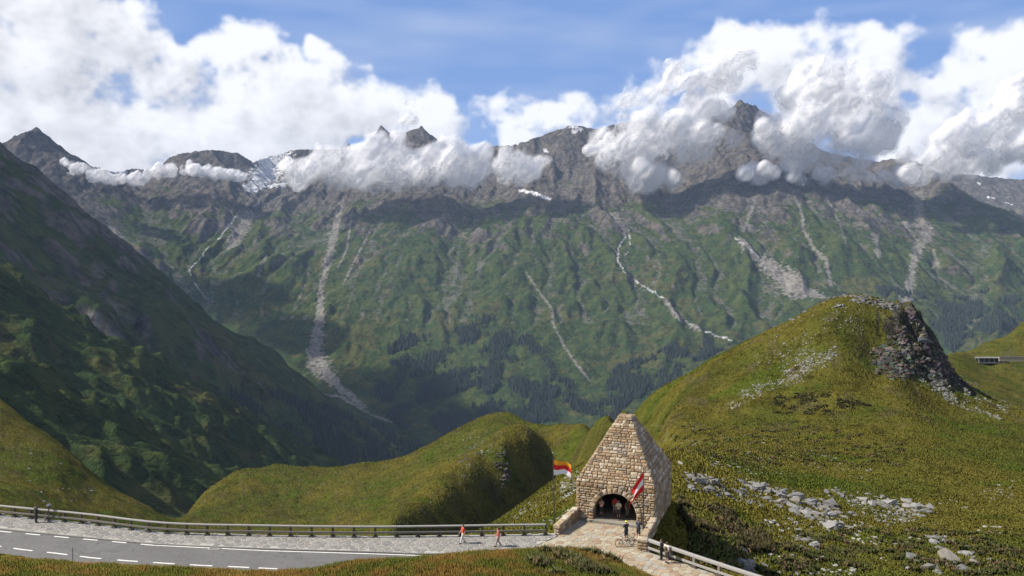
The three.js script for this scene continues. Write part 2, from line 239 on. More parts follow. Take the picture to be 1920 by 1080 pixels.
stroke('scree', 6, [[985, 510], [1012, 550], [1035, 580], [1038, 610], [1055, 645], [1085, 690], [1110, 720]], BACK);
stroke('scree', 40, [[1385, 448, 16], [1420, 480, 34], [1460, 515, 52], [1500, 545, 60], [1540, 560, 40]], BACK); stroke('water', 2.6, [[1378, 448], [1400, 462], [1440, 500]], BACK);
stroke('scree', 9, [[1415, 370], [1412, 390], [1390, 440]], BACK);
stroke('scree', 9, [[1490, 370], [1505, 405], [1505, 430], [1525, 465], [1550, 490], [1558, 545]], BACK); stroke('scree', 6, [[1550, 370], [1575, 420], [1590, 470]], BACK);
stroke('scree', 14, [[1725, 360, 30], [1722, 400, 26], [1740, 430, 34], [1720, 470, 26], [1712, 505, 14], [1705, 540, 22], [1695, 575, 30]], BACK); stroke('scree', 30, [[1690, 420], [1740, 425]], BACK); stroke('scree', 14, [[1640, 440], [1648, 490]], BACK); stroke('scree', 7, [[1750, 470], [1762, 510]], BACK);
stroke('water', 3.1, [[490, 375], [470, 395]], BACK); stroke('water', 4.8, [[445, 402], [425, 430], [405, 455]], BACK); stroke('water', 3.1, [[392, 462], [372, 490], [355, 505], [360, 525]], BACK); stroke('scree', 40, [[470, 400], [430, 470]], BACK); stroke('water', 2.6, [[360, 525], [385, 560], [410, 570]], BACK);
stroke('snow', 60, [[515, 318, 90], [495, 330, 75], [478, 347, 50], [462, 360, 26]], BACK); stroke('snow', 40, [[540, 300, 80], [510, 308, 80], [485, 314, 50]], BACK); stroke('snow', 20, [[530, 345, 30], [500, 352, 24]], BACK);
stroke('snow', 12, [[60, 335], [75, 345, 26], [118, 362, 14]], 4300); stroke('snow', 30, [[205, 322], [240, 328]], 5000);
stroke('snow', 10, [[975, 358], [1000, 362, 14], [1040, 378, 8]], BACK); stroke('snow', 13, [[1072, 238, 22], [1090, 243], [1065, 250]], BACK); stroke('snow', 9, [[1020, 282], [1035, 288]], BACK); stroke('snow', 20, [[1298, 240], [1310, 232]], BACK); stroke('snow', 14, [[1430, 206], [1450, 222]], BACK);
stroke('snow', 26, [[1818, 376], [1845, 385], [1865, 398]], 5200); stroke('snow', 15, [[1855, 370], [1870, 372]], 5200); stroke('snow', 10, [[1885, 380], [1905, 385]], 5200); stroke('snow', 12, [[1834, 345], [1840, 346]], 5200);
stroke('scree', 14, [[160, 585, 4], [185, 620, 7], [210, 650, 10], [240, 680, 6]], 1500); stroke('scree', 8, [[500, 480], [480, 530]], BACK);
stroke('scree', 12, [[205, 425, 14], [225, 440, 22], [240, 462, 16]], BACK);
const SG = new Map(), SC = 120; strokes.forEach(s => { const p = 130; for (let i = Math.floor((Math.min(s.a[0], s.b[0]) - p) / SC); i <= Math.floor((Math.max(s.a[0], s.b[0]) + p) / SC); i++) for (let j = Math.floor((Math.min(s.a[1], s.b[1]) - p) / SC); j <= Math.floor((Math.max(s.a[1], s.b[1]) + p) / SC); j++) { const k = i * 4096 + j; if (!SG.has(k)) SG.set(k, []); SG.get(k).push(s); } });
const C_GRASS = [[.058, .088, .026], [.078, .098, .028], [.048, .078, .025], [.095, .100, .032]], C_ROCK = [[.135, .118, .105], [.19, .17, .15], [.092, .084, .082], [.16, .14, .112]], C_SCREE = [.265, .245, .22];
function farColor(x, y, z, ny, flow, out) {
  const n1 = fbm(x / 310, z / 310, 4), n2 = fbm(x / 70 + 9, z / 70, 4, .6), n3 = noise2(x / 15, z / 15 + 50), slope = 1 - ny;
  const left = sstep(-900, -1500, x) * sstep(-4300, -3600, z);          // the left mountain carries turf higher up
  let rock = slope * 2.1 + (y - 70 - 120 * left) / 430 + n1 * 0.95 + n2 * 0.5 - 0.62 + n3 * 0.10;
  let r, g, b; const pick = (P, q) => { const i = clamp(Math.floor(q * P.length), 0, P.length - 1), j = Math.min(P.length - 1, i + 1), t = sstep(.2, .8, q * P.length - i); r = lerp(P[i][0], P[j][0], t); g = lerp(P[i][1], P[j][1], t); b = lerp(P[i][2], P[j][2], t); };
  if (rock > 0.06 + n3 * .1) { pick(C_ROCK, .5 + n2 * .9 + n3 * .2); const lich = sstep(.1, .5, noise2(x / 45 + 4, z / 45)) * sstep(.9, .2, rock); r = lerp(r, .075, lich * .6); g = lerp(g, .078, lich * .6); b = lerp(b, .035, lich * .6); }
  else { pick(C_GRASS, .5 + n1 * .6 + n2 * .6); const dk = n2 * .6 + noise2(x / 38, z / 38) * .6; if (dk > .36) { const t = .6; r = lerp(r, .028, t); g = lerp(g, .045, t); b = lerp(b, .016, t); } }
  if (flow > 26 + n3 * 14 && y > -350 && ny > .5) { const t = clamp((flow - 26) / 50, 0, .6) * sstep(-.3, .3, n2 + n3 * .4); r = lerp(r, C_SCREE[0] * .8, t); g = lerp(g, C_SCREE[1] * .8, t); b = lerp(b, C_SCREE[2] * .8, t); }
  const list = SG.get(Math.floor(x / SC) * 4096 + Math.floor(z / SC));
  if (list) for (const s of list) {
    const ex = s.b[0] - s.a[0], ez = s.b[1] - s.a[1], t = clamp(((x - s.a[0]) * ex + (z - s.a[1]) * ez) / (ex * ex + ez * ez + 1e-6), 0, 1), d = Math.hypot(x - s.a[0] - ex * t, z - s.a[1] - ez * t), w = lerp(s.a[2], s.b[2], t) * (1 + .7 * n3 + .35 * n2);
    if (s.kind === 'scree') { const k = sstep(w * 1.15, w * .65, d) * (.55 + .45 * sstep(-.5, .35, noise2(x / 9, z / 9))); r = lerp(r, C_SCREE[0] + n3 * .05, k); g = lerp(g, C_SCREE[1] + n3 * .05, k); b = lerp(b, C_SCREE[2] + n3 * .05, k); }
    else { const k = sstep(w * 1.1, w * .75, d), c = s.kind === 'snow' ? .80 + .1 * n3 : .50 + .25 * noise2(x / 21, z / 21); r = lerp(r, c, k); g = lerp(g, c * 1.01, k); b = lerp(b, c * 1.04, k); }
  }
  const v = REFL * (1 + .22 * n3); out[0] = r * v; out[1] = g * v; out[2] = b * v; return rock;
}
// fine grain of the ground, tiling; brightness only
const grainTex = dataTex(1024, (i, j, n) => { const s = i / n, t = j / n, v = .62 + .62 * (tileFbm(s, t, 24, 6) - .5) + .5 * (tileFbm(s + .31, t + .7, 5, 4) - .5) + .35; return [v * .93, v * .93, v * .93]; });
const grainBump = dataTex(1024, (i, j, n) => { const v = tileFbm(i / n, j / n, 16, 7); return [v, v, v]; });
const turfTex = dataTex(1024, (i, j, n) => { const s = i / n, t = j / n, a = tileFbm(s, t, 11, 7), b = tileFbm(s + .41, t + .13, 46, 5), c = tileFbm(s + .7, t + .2, 110, 3); let v = .93 + 1.05 * (a - .5) + .75 * (b - .5) + .5 * (c - .5); v *= b > .60 ? 1.12 : b < .40 ? .80 : 1; return [v, v * (1 + .1 * (a - .5)), v * .97]; });
const farGrain = turfTex.clone(); farGrain.repeat.set(1 / 430, 1 / 430); const farBump = grainBump.clone(); farBump.repeat.set(1 / 330, 1 / 330);
const farMat = new THREE.MeshStandardMaterial({ vertexColors: true, roughness: 1, map: farGrain, bumpMap: farBump, bumpScale: 9 }); farMat.specularIntensity = 0;
const midGrain = turfTex.clone(); midGrain.repeat.set(1 / 150, 1 / 150); const midBump = grainBump.clone(); midBump.repeat.set(1 / 80, 1 / 80);
const midMat = new THREE.MeshStandardMaterial({ vertexColors: true, roughness: 1, map: midGrain, bumpMap: midBump, bumpScale: 5 }); midMat.specularIntensity = 0;
function gridMesh(x0, z0, c, nx, nz, H, use, colorFn, mat) {
  const id = new Int32Array(nx * nz).fill(-1), P = [], C = [], U = [], N = [], I = [], col = [0, 0, 0];
  const keep = (i, j) => use[j * nx + i] === 1;
  for (let j = 1; j < nz - 1; j++) for (let i = 1; i < nx - 1; i++) {
    const k = j * nx + i; if (!use[k] || !use[k - 1] || !use[k + 1] || !use[k - nx] || !use[k + nx]) continue;
    if (use[k] !== 1 && use[k - 1] !== 1 && use[k + 1] !== 1 && use[k - nx] !== 1 && use[k + nx] !== 1 && use[k - nx - 1] !== 1 && use[k + nx + 1] !== 1) continue;
    const x = x0 + i * c, z = z0 + j * c, y = H[k], gx = (H[k + 1] - H[k - 1]) / (2 * c), gz = (H[k + nx] - H[k - nx]) / (2 * c), l = 1 / Math.hypot(gx, 1, gz);
    colorFn(x, y, z, l, col, -gx * l, -gz * l);
    id[k] = P.length / 3; P.push(x, y, z); N.push(-gx * l, l, -gz * l); C.push(col[0], col[1], col[2]); U.push(x + .2 * y, z * .8 - y * .75);
  }
  for (let j = 0; j < nz - 1; j++) for (let i = 0; i < nx - 1; i++) { const k = j * nx + i, a = id[k], b = id[k + 1], d = id[k + nx], e = id[k + nx + 1]; if (a < 0 || b < 0 || d < 0 || e < 0) continue; if (Math.abs(H[k] - H[k + nx + 1]) < Math.abs(H[k + 1] - H[k + nx])) I.push(a, d, e, a, e, b); else I.push(a, d, b, b, d, e); }
  const g = new THREE.BufferGeometry(); g.setAttribute('position', new THREE.Float32BufferAttribute(P, 3)); g.setAttribute('normal', new THREE.Float32BufferAttribute(N, 3)); g.setAttribute('color', new THREE.Float32BufferAttribute(C, 3)); g.setAttribute('uv', new THREE.Float32BufferAttribute(U, 2)); g.setIndex(I);
  console.log('grid', P.length / 3, 'verts', I.length / 3, 'triangles');
  return new THREE.Mesh(g, mat);
}
const farRock = [];
addTop(gridMesh(FMESH.x0, FMESH.z0, FMESH.cell, FMESH.nx, FMESH.nz, FMESH.H, FMESH.use, (x, y, z, ny, out) => farColor(x, y, z, ny, farBase(x, z, FAR.flow), out), farMat), 'mountains', 'structure');

// ---------------------------------------------------------------- side ridges of the valley on the left
{
  const mid = [];
  ridge([[-330, 250, 1150], [-200, 360, 1200], [-100, 440, 1260], [9, 535, 1340], [50, 568, 1380], [84, 596, 1410], [147, 644, 1470], [200, 692, 1520], [245, 737, 1560], [300, 792, 1580], [380, 852, 1560], [450, 902, 1500], [560, 960, 1420]], 1.15, 0, mid);
  ridge([[-200, 540, 780], [-80, 610, 830], [0, 655, 870], [60, 688, 910], [100, 702, 935], [133, 728, 960], [180, 752, 990], [226, 777, 1020], [300, 834, 1030], [360, 886, 1010], [420, 940, 980], [500, 1000, 940]], 1.05, 0, mid);
  ridge([[50, 568, 1380], [110, 680, 1250], [190, 760, 1200], [280, 840, 1150], [340, 900, 1100]], 1.15, 0, mid);
  ridge([[60, 688, 910], [100, 770, 830], [170, 830, 790], [240, 890, 760]], 1.15, 0, mid);
  const c = 4, x0 = -1180, z0 = -1900, nx = 310, nz = 330, h = new Float32Array(nx * nz), use = new Uint8Array(nx * nz);
  for (let j = 0; j < nz; j++) for (let i = 0; i < nx; i++) {
    const x = x0 + i * c, z = z0 + j * c, wx = x + 36 * fbm(x / 220, z / 220, 3) + 9 * noise2(x / 40, z / 40), wz = z + 36 * fbm(x / 220 + 40, z / 220, 3) + 9 * noise2(x / 40 + 9, z / 40); let best = -900;
    for (const s of mid) { const ex = s.bx - s.ax, ez = s.bz - s.az, t = clamp(((wx - s.ax) * ex + (wz - s.az) * ez) / (ex * ex + ez * ez), 0, 1), d = Math.hypot(wx - s.ax - ex * t, wz - s.az - ez * t), v = s.ay + (s.by - s.ay) * t - s.s * (.62 * d + .3 * 70 * (1 - Math.exp(-d / 70))); const k = 12, hh = clamp(.5 + .5 * (v - best) / k, 0, 1); best = lerp(best, v, hh) + k * hh * (1 - hh) * .5; }
    h[j * nx + i] = best + 40 * (ridged(x / 150, z / 150, 4) - .62) + 14 * (ridged(x / 48 + 9, z / 48, 3) - .6) + 7 * fbm(x / 40, z / 40, 3); use[j * nx + i] = Math.abs(x) < -z * .70 + 80 ? 1 : 0;
  }
  const flow = erode(h, nx, nz, 45000, .8);
  for (let j = 0; j < nz; j++) for (let i = 0; i < nx; i++) h[j * nx + i] += 1.6 * fbm((x0 + i * c) / 16, (z0 + j * c) / 16, 3);
  addTop(gridMesh(x0, z0, c, nx, nz, h, use, (x, y, z, ny, out) => farColor(x, y - 200, z, ny * .75 + .25, 0, out), midMat), 'side_ridges', 'structure');
}

// ---------------------------------------------------------------- near hills: a smooth sheet through surveyed points
const nearPts = [
  // bank below the viewpoint
  [0, 1032, 59], [130, 1053, 58.5], [280, 1063, 58], [400, 1069, 58], [550, 1071, 57.5], [650, 1057, 58], [740, 1046, 59.5], [860, 1035, 61.5], [960, 1031, 63], [1060, 1030, 64.3], [1120, 1036, 63.5], [1180, 1056, 61.5], [1230, 1082, 58.5],
  [200, 1120, 49], [600, 1125, 49], [900, 1100, 50], [1150, 1120, 50], [-350, 1035, 56],
  // slope left of the monument
  [1083, 879, 125], [1025, 917, 120], [960, 960, 115], [925, 982, 110], [1060, 960, 88], [1000, 985, 92], [1072, 930, 98], [860, 1010, 105],
  // right of the monument
  [1300, 890, 108], [1290, 935, 97], [1325, 1012, 80], [1300, 1060, 74], [1380, 1060, 78], [1400, 985, 96], [1460, 960, 108], [1420, 1100, 70], [1500, 1060, 86], [1600, 1010, 102], [1700, 1060, 88], [1900, 1060, 92], [2120, 1060, 92], [1500, 1150, 72], [1900, 1150, 74],
  [1400, 905, 124], [1500, 925, 128], [1600, 945, 130], [1700, 950, 132], [1780, 985, 118], [1900, 940, 136], [2100, 910, 150], [1850, 1010, 106],
  [1300, 838, 165], [1500, 850, 172], [1700, 850, 172], [1900, 850, 182], [2120, 850, 190],
  [1250, 790, 240], [1330, 778, 238], [1450, 760, 232], [1480, 735, 240], [1600, 745, 226], [1700, 745, 226], [1800, 770, 232], [1900, 770, 240], [2100, 790, 250],
  [1200, 768, 322], [1240, 722, 315], [1330, 676, 302], [1400, 641, 296], [1470, 608, 290], [1530, 572, 284], [1570, 555, 280], [1605, 551, 276], [1660, 562, 270], [1705, 576, 268],
  [1640, 660, 252], [1650, 705, 242], [1720, 705, 246], [1755, 640, 276], [1775, 690, 280], [1830, 730, 278], [1920, 780, 275],
  [1330, 720, 390], [1470, 680, 390], [1600, 640, 380], [1720, 660, 370], [1820, 790, 420], [1240, 800, 440], [1900, 800, 395],
  // gully and shaded spur
  [1180, 772, 332], [1160, 777, 345], [1138, 784, 372], [1142, 794, 398], [1000, 810, 484], [1022, 809, 486], [1045, 803, 470], [1068, 799, 466], [985, 806, 530], [1120, 788, 400], [1092, 794, 460], [1280, 706, 309], [1365, 659, 299], [1435, 625, 293], [1500, 591, 287], [1630, 555, 272], [1685, 568, 269],
  // the grassy ridge in the middle
  [335, 985, 560], [380, 930, 575], [440, 886, 600], [520, 871, 630], [600, 878, 650], [680, 870, 650], [800, 840, 640], [870, 801, 622], [915, 780, 604], [960, 777, 600], [1010, 794, 556], [1050, 799, 510],
  [440, 960, 505], [520, 930, 540], [600, 960, 505], [600, 1010, 430], [700, 930, 500], [720, 1000, 400], [800, 900, 478], [860, 866, 480], [905, 842, 490], [960, 814, 505], [500, 1020, 430], [690, 960, 460],
  [330, 1050, 720], [520, 960, 780], [680, 960, 800], [800, 930, 790], [930, 880, 780], [1030, 890, 660], [1120, 900, 540],
  // the lit spur on the left
  [-140, 690, 570], [0, 753, 540], [40, 789, 530], [102, 829, 512], [147, 864, 502], [213, 918, 492], [267, 944, 486], [322, 975, 500], [0, 850, 425], [70, 900, 400], [160, 950, 400], [0, 930, 320], [100, 980, 320], [240, 985, 400], [-200, 850, 400],
  [0, 860, 720], [110, 920, 700], [200, 980, 690], [-150, 800, 740],
  // the road on the right
  [1790, 664, 640], [1850, 640, 690], [1920, 602, 730], [2050, 550, 770], [1790, 690, 570], [1850, 681, 630], [1920, 681, 622], [2050, 690, 610], [1860, 730, 520], [1900, 775, 430], [2050, 780, 420], [1790, 740, 900], [1900, 710, 960],
].map(a => at(...a));
for (const a of [[-20, 11, -30], [0, 11, -30], [16, 10, -30], [32, 7, -33], [48, 1, -40], [-44, 10, -36], [24, 2, -50],
  [-62, -5, -90], [-50, -9, -88], [-38, -9, -85], [-28, -9, -83], [-18, -9, -83], [-8, -8.5, -83], [0, -7, -83], [-60, -60, -150], [-40, -60, -150], [-20, -58, -155], [0, -52, -160], [14, -24, -150], [30, -9, -98]]) nearPts.push(new THREE.Vector3(...a));
for (const [px, py, D, drop] of [[992, 815, 440, 18], [944, 837, 415, 34], [885, 880, 390, 50], [833, 908, 365, 58], [780, 948, 335, 60], [737, 988, 305, 60]]) {   // the steep side of the spur
  const c = at(px, py, D); nearPts.push(c, new THREE.Vector3(c.x + .93 * drop * .35, c.y - drop * .5, c.z + .37 * drop * .35), new THREE.Vector3(c.x + .93 * drop * .75, c.y - drop, c.z + .37 * drop * .75));
}
for (const a of [[52, -56, -330], [36, -80, -345], [24, -104, -310], [5, -135, -275], [-30, -155, -235], [45, -48, -270], [38, -38, -215], [20, -48, -190], [10, -85, -225], [-8, -80, -195]]) nearPts.push(new THREE.Vector3(...a));
for (const [pts, back, down] of [[[[1200, 768, 322], [1240, 722, 315], [1330, 676, 302], [1400, 641, 296], [1470, 608, 290], [1530, 572, 284], [1570, 555, 280], [1605, 551, 276], [1660, 562, 270], [1180, 772, 332], [1280, 706, 309]], 22, 7], [[[1160, 777, 345], [1120, 788, 400], [1092, 794, 460]], 26, 12], [[[335, 985, 560], [380, 930, 575], [440, 886, 600], [520, 871, 630], [600, 878, 650], [680, 870, 650], [800, 840, 640], [870, 801, 622], [915, 780, 604], [960, 777, 600], [1010, 794, 556], [1050, 799, 510]], 34, 16], [[[0, 753, 540], [40, 789, 530], [102, 829, 512], [147, 864, 502], [213, 918, 492], [267, 944, 486]], 30, 16], [[[1850, 640, 690], [1920, 602, 730]], 50, 22]])
  for (const a of pts) { const c = at(...a), k = 1 + back / Math.hypot(c.x, c.z); nearPts.push(new THREE.Vector3(c.x * k, c.y - down, c.z * k)); }   // the ground falls away behind every crest
const TPS = (() => {
  const n = nearPts.length, m = n + 3, S = 1 / 100, A = Array.from({ length: m }, () => new Float64Array(m + 1)), phi = (r2) => r2 < 1e-12 ? 0 : r2 * Math.log(r2) * .5;
  const wx = nearPts.map(p => { const r = Math.hypot(p.x, p.z), k = Math.log(r / 14) * 3.2 / r; return [p.x * k, p.z * k]; });   // farther points count in wider steps
  for (let i = 0; i < n; i++) { for (let j = 0; j < n; j++) A[i][j] = phi((wx[i][0] - wx[j][0]) ** 2 + (wx[i][1] - wx[j][1]) ** 2); A[i][i] += 0.0025; A[i][n] = A[n][i] = 1; A[i][n + 1] = A[n + 1][i] = wx[i][0]; A[i][n + 2] = A[n + 2][i] = wx[i][1]; A[i][m] = nearPts[i].y; }
  for (let c = 0; c < m; c++) { let p = c; for (let r = c + 1; r < m; r++) if (Math.abs(A[r][c]) > Math.abs(A[p][c])) p = r; [A[c], A[p]] = [A[p], A[c]]; for (let r = c + 1; r < m; r++) { const f = A[r][c] / A[c][c]; if (f) for (let k = c; k <= m; k++) A[r][k] -= f * A[c][k]; } }
  const w = new Float64Array(m); for (let r = m - 1; r >= 0; r--) { let s = A[r][m]; for (let k = r + 1; k < m; k++) s -= A[r][k] * w[k]; w[r] = s / A[r][r]; }
  return (x, z) => { const r = Math.hypot(x, z), k = Math.log(Math.max(r, 15) / 14) * 3.2 / Math.max(r, 1), X = x * k, Z = z * k; let s = w[n] + w[n + 1] * X + w[n + 2] * Z; for (let i = 0; i < n; i++) { const dx = X - wx[i][0], dz = Z - wx[i][1], r2 = dx * dx + dz * dz; if (r2 > 1e-12) s += w[i] * .5 * r2 * Math.log(r2); } return s; };
})();
// forecourt, pavement and road lie level
const FENCE = [[-64, 79.4], [-48.5, 75.3], [-39.6, 73.1], [-31.2, 70.7], [-21.5, 70.0], [-12.1, 69.75], [1.9, 70.25], [4.2, 70.5]];   // x, distance ahead
const FLAT = [[-64, 80.2], [-49, 76.1], [-40, 73.9], [-31.4, 71.5], [-21.6, 70.8], [-12.2, 70.5], [2, 71.1], [4.0, 71.8], [6.2, 76], [9.3, 83.2], [16.2, 80.6], [13.2, 72.8], [12.2, 69.6], [11.8, 67.2], [17.6, 62.4], [28, 54.2], [24, 50.5], [14, 58.2], [11.2, 61.2], [9.2, 64.0], [6, 66.2], [3, 65.6], [-2, 62.8], [-8, 60.6], [-20, 60.2], [-40, 61.4], [-64, 63.5]].map(([x, d]) => [x, -d]);
function polyDist(P, x, z) { let d = 1e9, inside = false; for (let i = 0, j = P.length - 1; i < P.length; j = i++) { const [ax, az] = P[j], [bx, bz] = P[i], ex = bx - ax, ez = bz - az, t = clamp(((x - ax) * ex + (z - az) * ez) / (ex * ex + ez * ez), 0, 1); d = Math.min(d, Math.hypot(x - ax - ex * t, z - az - ez * t)); if ((bz > z) !== (az > z) && x < (ax - bx) * (z - bz) / (az - bz) + bx) inside = !inside; } return inside ? -d : d; }
function nearHeight(x, z) {
  let y = TPS(x, z); const r = Math.hypot(x, z), far = sstep(60, 400, r);
  // rough turf, terracettes, broken ground
  y += far * (r < 420 ? 1.1 : 2) * fbm(x / 46, z / 46, 3) + (0.28 + .35 * far) * fbm(x / 9, z / 9, 3) + .07 * noise2(x / 1.7, z / 1.7) + sstep(200, 420, r) * (1.3 * fbm(x / 17 + 4, z / 17, 3) + .5 * noise2(x / 5, z / 5)) + far * .9 * (ridged(x / 42 + 3, z / 42, 3) - .5);
  const cr = crag(x, z); if (cr > 0) y += cr * (5.0 * (ridged(x / 9, z / 9, 4) - .5) + 2.4 * (Math.abs(noise2(x / 3.1, z / 3.1)) - .3));
  if (r < 130) { const d = polyDist(FLAT, x, z); if (d < 3.2) { const t = sstep(0.0, 3.2, d); y = lerp(-0.05, y, t); } }
  return y;
}
function crag(x, z) {                                                   // the broken cliff on the hill's right shoulder and smaller outcrops
  const D = -z; let v = 0;
  if (D > 225 && D < 300) { const a = Math.hypot((x - CR1.x) / 15, (z - CR1.z) / 19); v = Math.max(v, sstep(1.25, .75, a + .35 * noise2(x / 9, z / 9))); }
  return v;
}
const CR1 = at(1735, 655, 262);
const NEAR = {};
{
  const NA = 920, radii = [], A0 = -0.68, A1 = 0.76; let r = 36; while (r < 985) { radii.push(r); r *= r < 120 ? 1.0078 : 1.0084; } const NR = radii.length;
  const P = new Float32Array(NA * NR * 3), C = new Float32Array(NA * NR * 3), U = new Float32Array(NA * NR * 2), I = [];
  Object.assign(NEAR, { NA, NR, radii, P, A0, A1 });
  for (let j = 0; j < NR; j++) for (let i = 0; i < NA; i++) { const a = A0 + (A1 - A0) * i / (NA - 1), x = Math.sin(a) * radii[j], z = -Math.cos(a) * radii[j], k = j * NA + i, y = nearHeight(x, z); P[k * 3] = x; P[k * 3 + 1] = y; P[k * 3 + 2] = z; U[k * 2] = x; U[k * 2 + 1] = z - y * .4; }
  for (let j = 0; j + 1 < NR; j++) for (let i = 0; i + 1 < NA; i++) { const a = j * NA + i, b = a + 1, c = a + NA, d = c + 1; I.push(a, b, c, b, d, c); }
  const g = new THREE.BufferGeometry(); g.setAttribute('position', new THREE.BufferAttribute(P, 3)); g.setAttribute('uv', new THREE.BufferAttribute(U, 2)); g.setIndex(I); g.computeVertexNormals();
  const N = g.attributes.normal, col = [0, 0, 0]; for (let k = 0; k < NA * NR; k++) { nearColor(P[k * 3], P[k * 3 + 1], P[k * 3 + 2], N.getY(k), col); C[k * 3] = col[0]; C[k * 3 + 1] = col[1]; C[k * 3 + 2] = col[2]; }
  g.setAttribute('color', new THREE.BufferAttribute(C, 3)); console.log('near', NA, NR, I.length / 3);
  const gm = turfTex.clone(); gm.repeat.set(1 / 47, 1 / 47); const gb = grainBump.clone(); gb.repeat.set(1 / 14, 1 / 14);
  const m = new THREE.MeshStandardMaterial({ vertexColors: true, roughness: 1, map: gm, bumpMap: gb, bumpScale: 1.3 }); m.specularIntensity = 0;
  addTop(new THREE.Mesh(g, m), 'grassy_hills', 'structure');
}
function nearColor(x, y, z, ny, out) {
  const D = -z, n1 = fbm(x / 34, z / 34, 4), n2 = fbm(x / 7 + 3, z / 7, 4, .6), n3 = noise2(x / 1.3, z / 1.3), big = fbm(x / 120 + 8, z / 120, 3);
  let r = .168, g = .148, b = .029;                                    // late-summer turf, olive to rust
  let t = sstep(-.3, .4, n1 + big * .8 + n2 * .4); r = lerp(r, .116, t); g = lerp(g, .130, t); b = lerp(b, .024, t);
  t = sstep(.0, .5, n2 * .8 + fbm(x / 18 + 60, z / 18, 3) * .7); r = lerp(r, .175, t * .32); g = lerp(g, .132, t * .32); b = lerp(b, .026, t * .6);
  t = sstep(.15, .45, fbm(x / 12 + 20, z / 12 + 7, 4, .6)); r = lerp(r, .058, t * .5); g = lerp(g, .064, t * .5); b = lerp(b, .018, t * .5);
  if (D > 200) { t = sstep(.05, .5, fbm(x / 26 + 33, z / 40, 4, .65)); r = lerp(r, .078, t * .6); g = lerp(g, .078, t * .6); b = lerp(b, .022, t * .6); t = sstep(.3, .5, noise2(x / 6 + 5, z / 11) + n2 * .4); r = lerp(r, .15, t * .5); g = lerp(g, .125, t * .5); b = lerp(b, .06, t * .5); }
  t = sstep(.25, .55, noise2(x / 23 + 70, z / 16) + n2 * .5); r = lerp(r, .088, t * .6); g = lerp(g, .132, t * .6); b = lerp(b, .017, t * .7);
  const rock = (1 - ny) * 1.1 + n2 * .7 + n1 * .3 - 1.0 + crag(x, z) * 1.0; if (rock > 0) { const k = sstep(0, .15, rock), q = .085 + .045 * n3 + .05 * n2; r = lerp(r, q * 1.05, k); g = lerp(g, q, k); b = lerp(b, q * .9, k); }
  const v = REFL * (1 + .2 * n3); out[0] = r * v; out[1] = g * v; out[2] = b * v;
}

// ---------------------------------------------------------------- forecourt, pavement, road
const stoneGrain = grainTex.clone(); stoneGrain.repeat.set(1 / 1.4, 1 / 1.4); const stoneBump = grainBump.clone(); stoneBump.repeat.set(1 / 1.1, 1 / 1.1);
const stoneMat = (c, bump = .03) => new THREE.MeshStandardMaterial({ color: lin(...c), roughness: .93, map: stoneGrain, bumpMap: stoneBump, bumpScale: bump });
function polySheet(pts, y, uvs = 1) { const s = new THREE.Shape(pts.map(([x, z]) => new THREE.Vector2(x, -z))), g = new THREE.ShapeGeometry(s); g.rotateX(-Math.PI / 2); g.translate(0, y, 0); const p = g.attributes.position, u = g.attributes.uv; for (let i = 0; i < p.count; i++) u.setXY(i, p.getX(i) * uvs, p.getZ(i) * uvs); return g; }
function polyline(pts, step) { const out = []; for (let i = 0; i + 1 < pts.length; i++) { const n = Math.max(1, Math.round(Math.hypot(pts[i + 1][0] - pts[i][0], pts[i + 1][1] - pts[i][1]) / step)); for (let k = 0; k < n; k++) out.push([lerp(pts[i][0], pts[i + 1][0], k / n), lerp(pts[i][1], pts[i + 1][1], k / n)]); } out.push(pts[pts.length - 1]); return out; }
function smoothLine(pts, n) { const c = new THREE.CatmullRomCurve3(pts.map(([x, z]) => new THREE.Vector3(x, 0, z)), false, 'centripetal'); return c.getSpacedPoints(n).map(v => [v.x, v.z]); }
const gy = (px, py) => { const p = at(px, py, 1000), k = EYE / (EYE - p.y); return [p.x * k, -1000 * k]; };         // level ground seen at that place
const ROAD_OUT = smoothLine([[-66, -77.2], gy(0, 994), gy(150, 1009), gy(290, 1022), gy(500, 1031.5), gy(700, 1037.5), gy(800, 1041), [0, -65.9], [7, -63.4], [12, -60]], 90);
const ROAD_IN = smoothLine([[-66, -66.5], [-44, -63.6], [-28, -61.2], [-14, -60.4], [-4, -59.6], [4, -57.2], [9, -54.5]], 90);
const roadSheet = [...ROAD_OUT, ...ROAD_IN.slice().reverse()];
const asphaltMap = dataTex(512, (i, j, n) => { const s = i / n, t = j / n, w = tileFbm(s + .2, t, 5, 5), v = (.82 + .3 * (tileFbm(s, t, 90, 4) - .5) + .35 * (w - .5)) * (w > .60 ? .84 : 1) * (Math.abs(tileFbm(s + .6, t + .3, 7, 4) - .5) < .006 ? .62 : 1); return [v, v, v]; });
asphaltMap.repeat.set(1 / 17, 1 / 17);
const road = addTop(new THREE.Mesh(polySheet(roadSheet, 0.02), new THREE.MeshStandardMaterial({ color: lin(.205, .198, .188), roughness: .95, map: asphaltMap })), 'road', 'structure');
const paintMap = dataTex(256, (i, j, n) => { const v = .78 + .5 * (tileFbm(i / n, j / n, 14, 5) - .45); return [v, v, v * .98]; }); paintMap.repeat.set(.7, .7);
const paint = new THREE.MeshStandardMaterial({ color: new THREE.Color(.62, .61, .58), roughness: .8, map: paintMap });
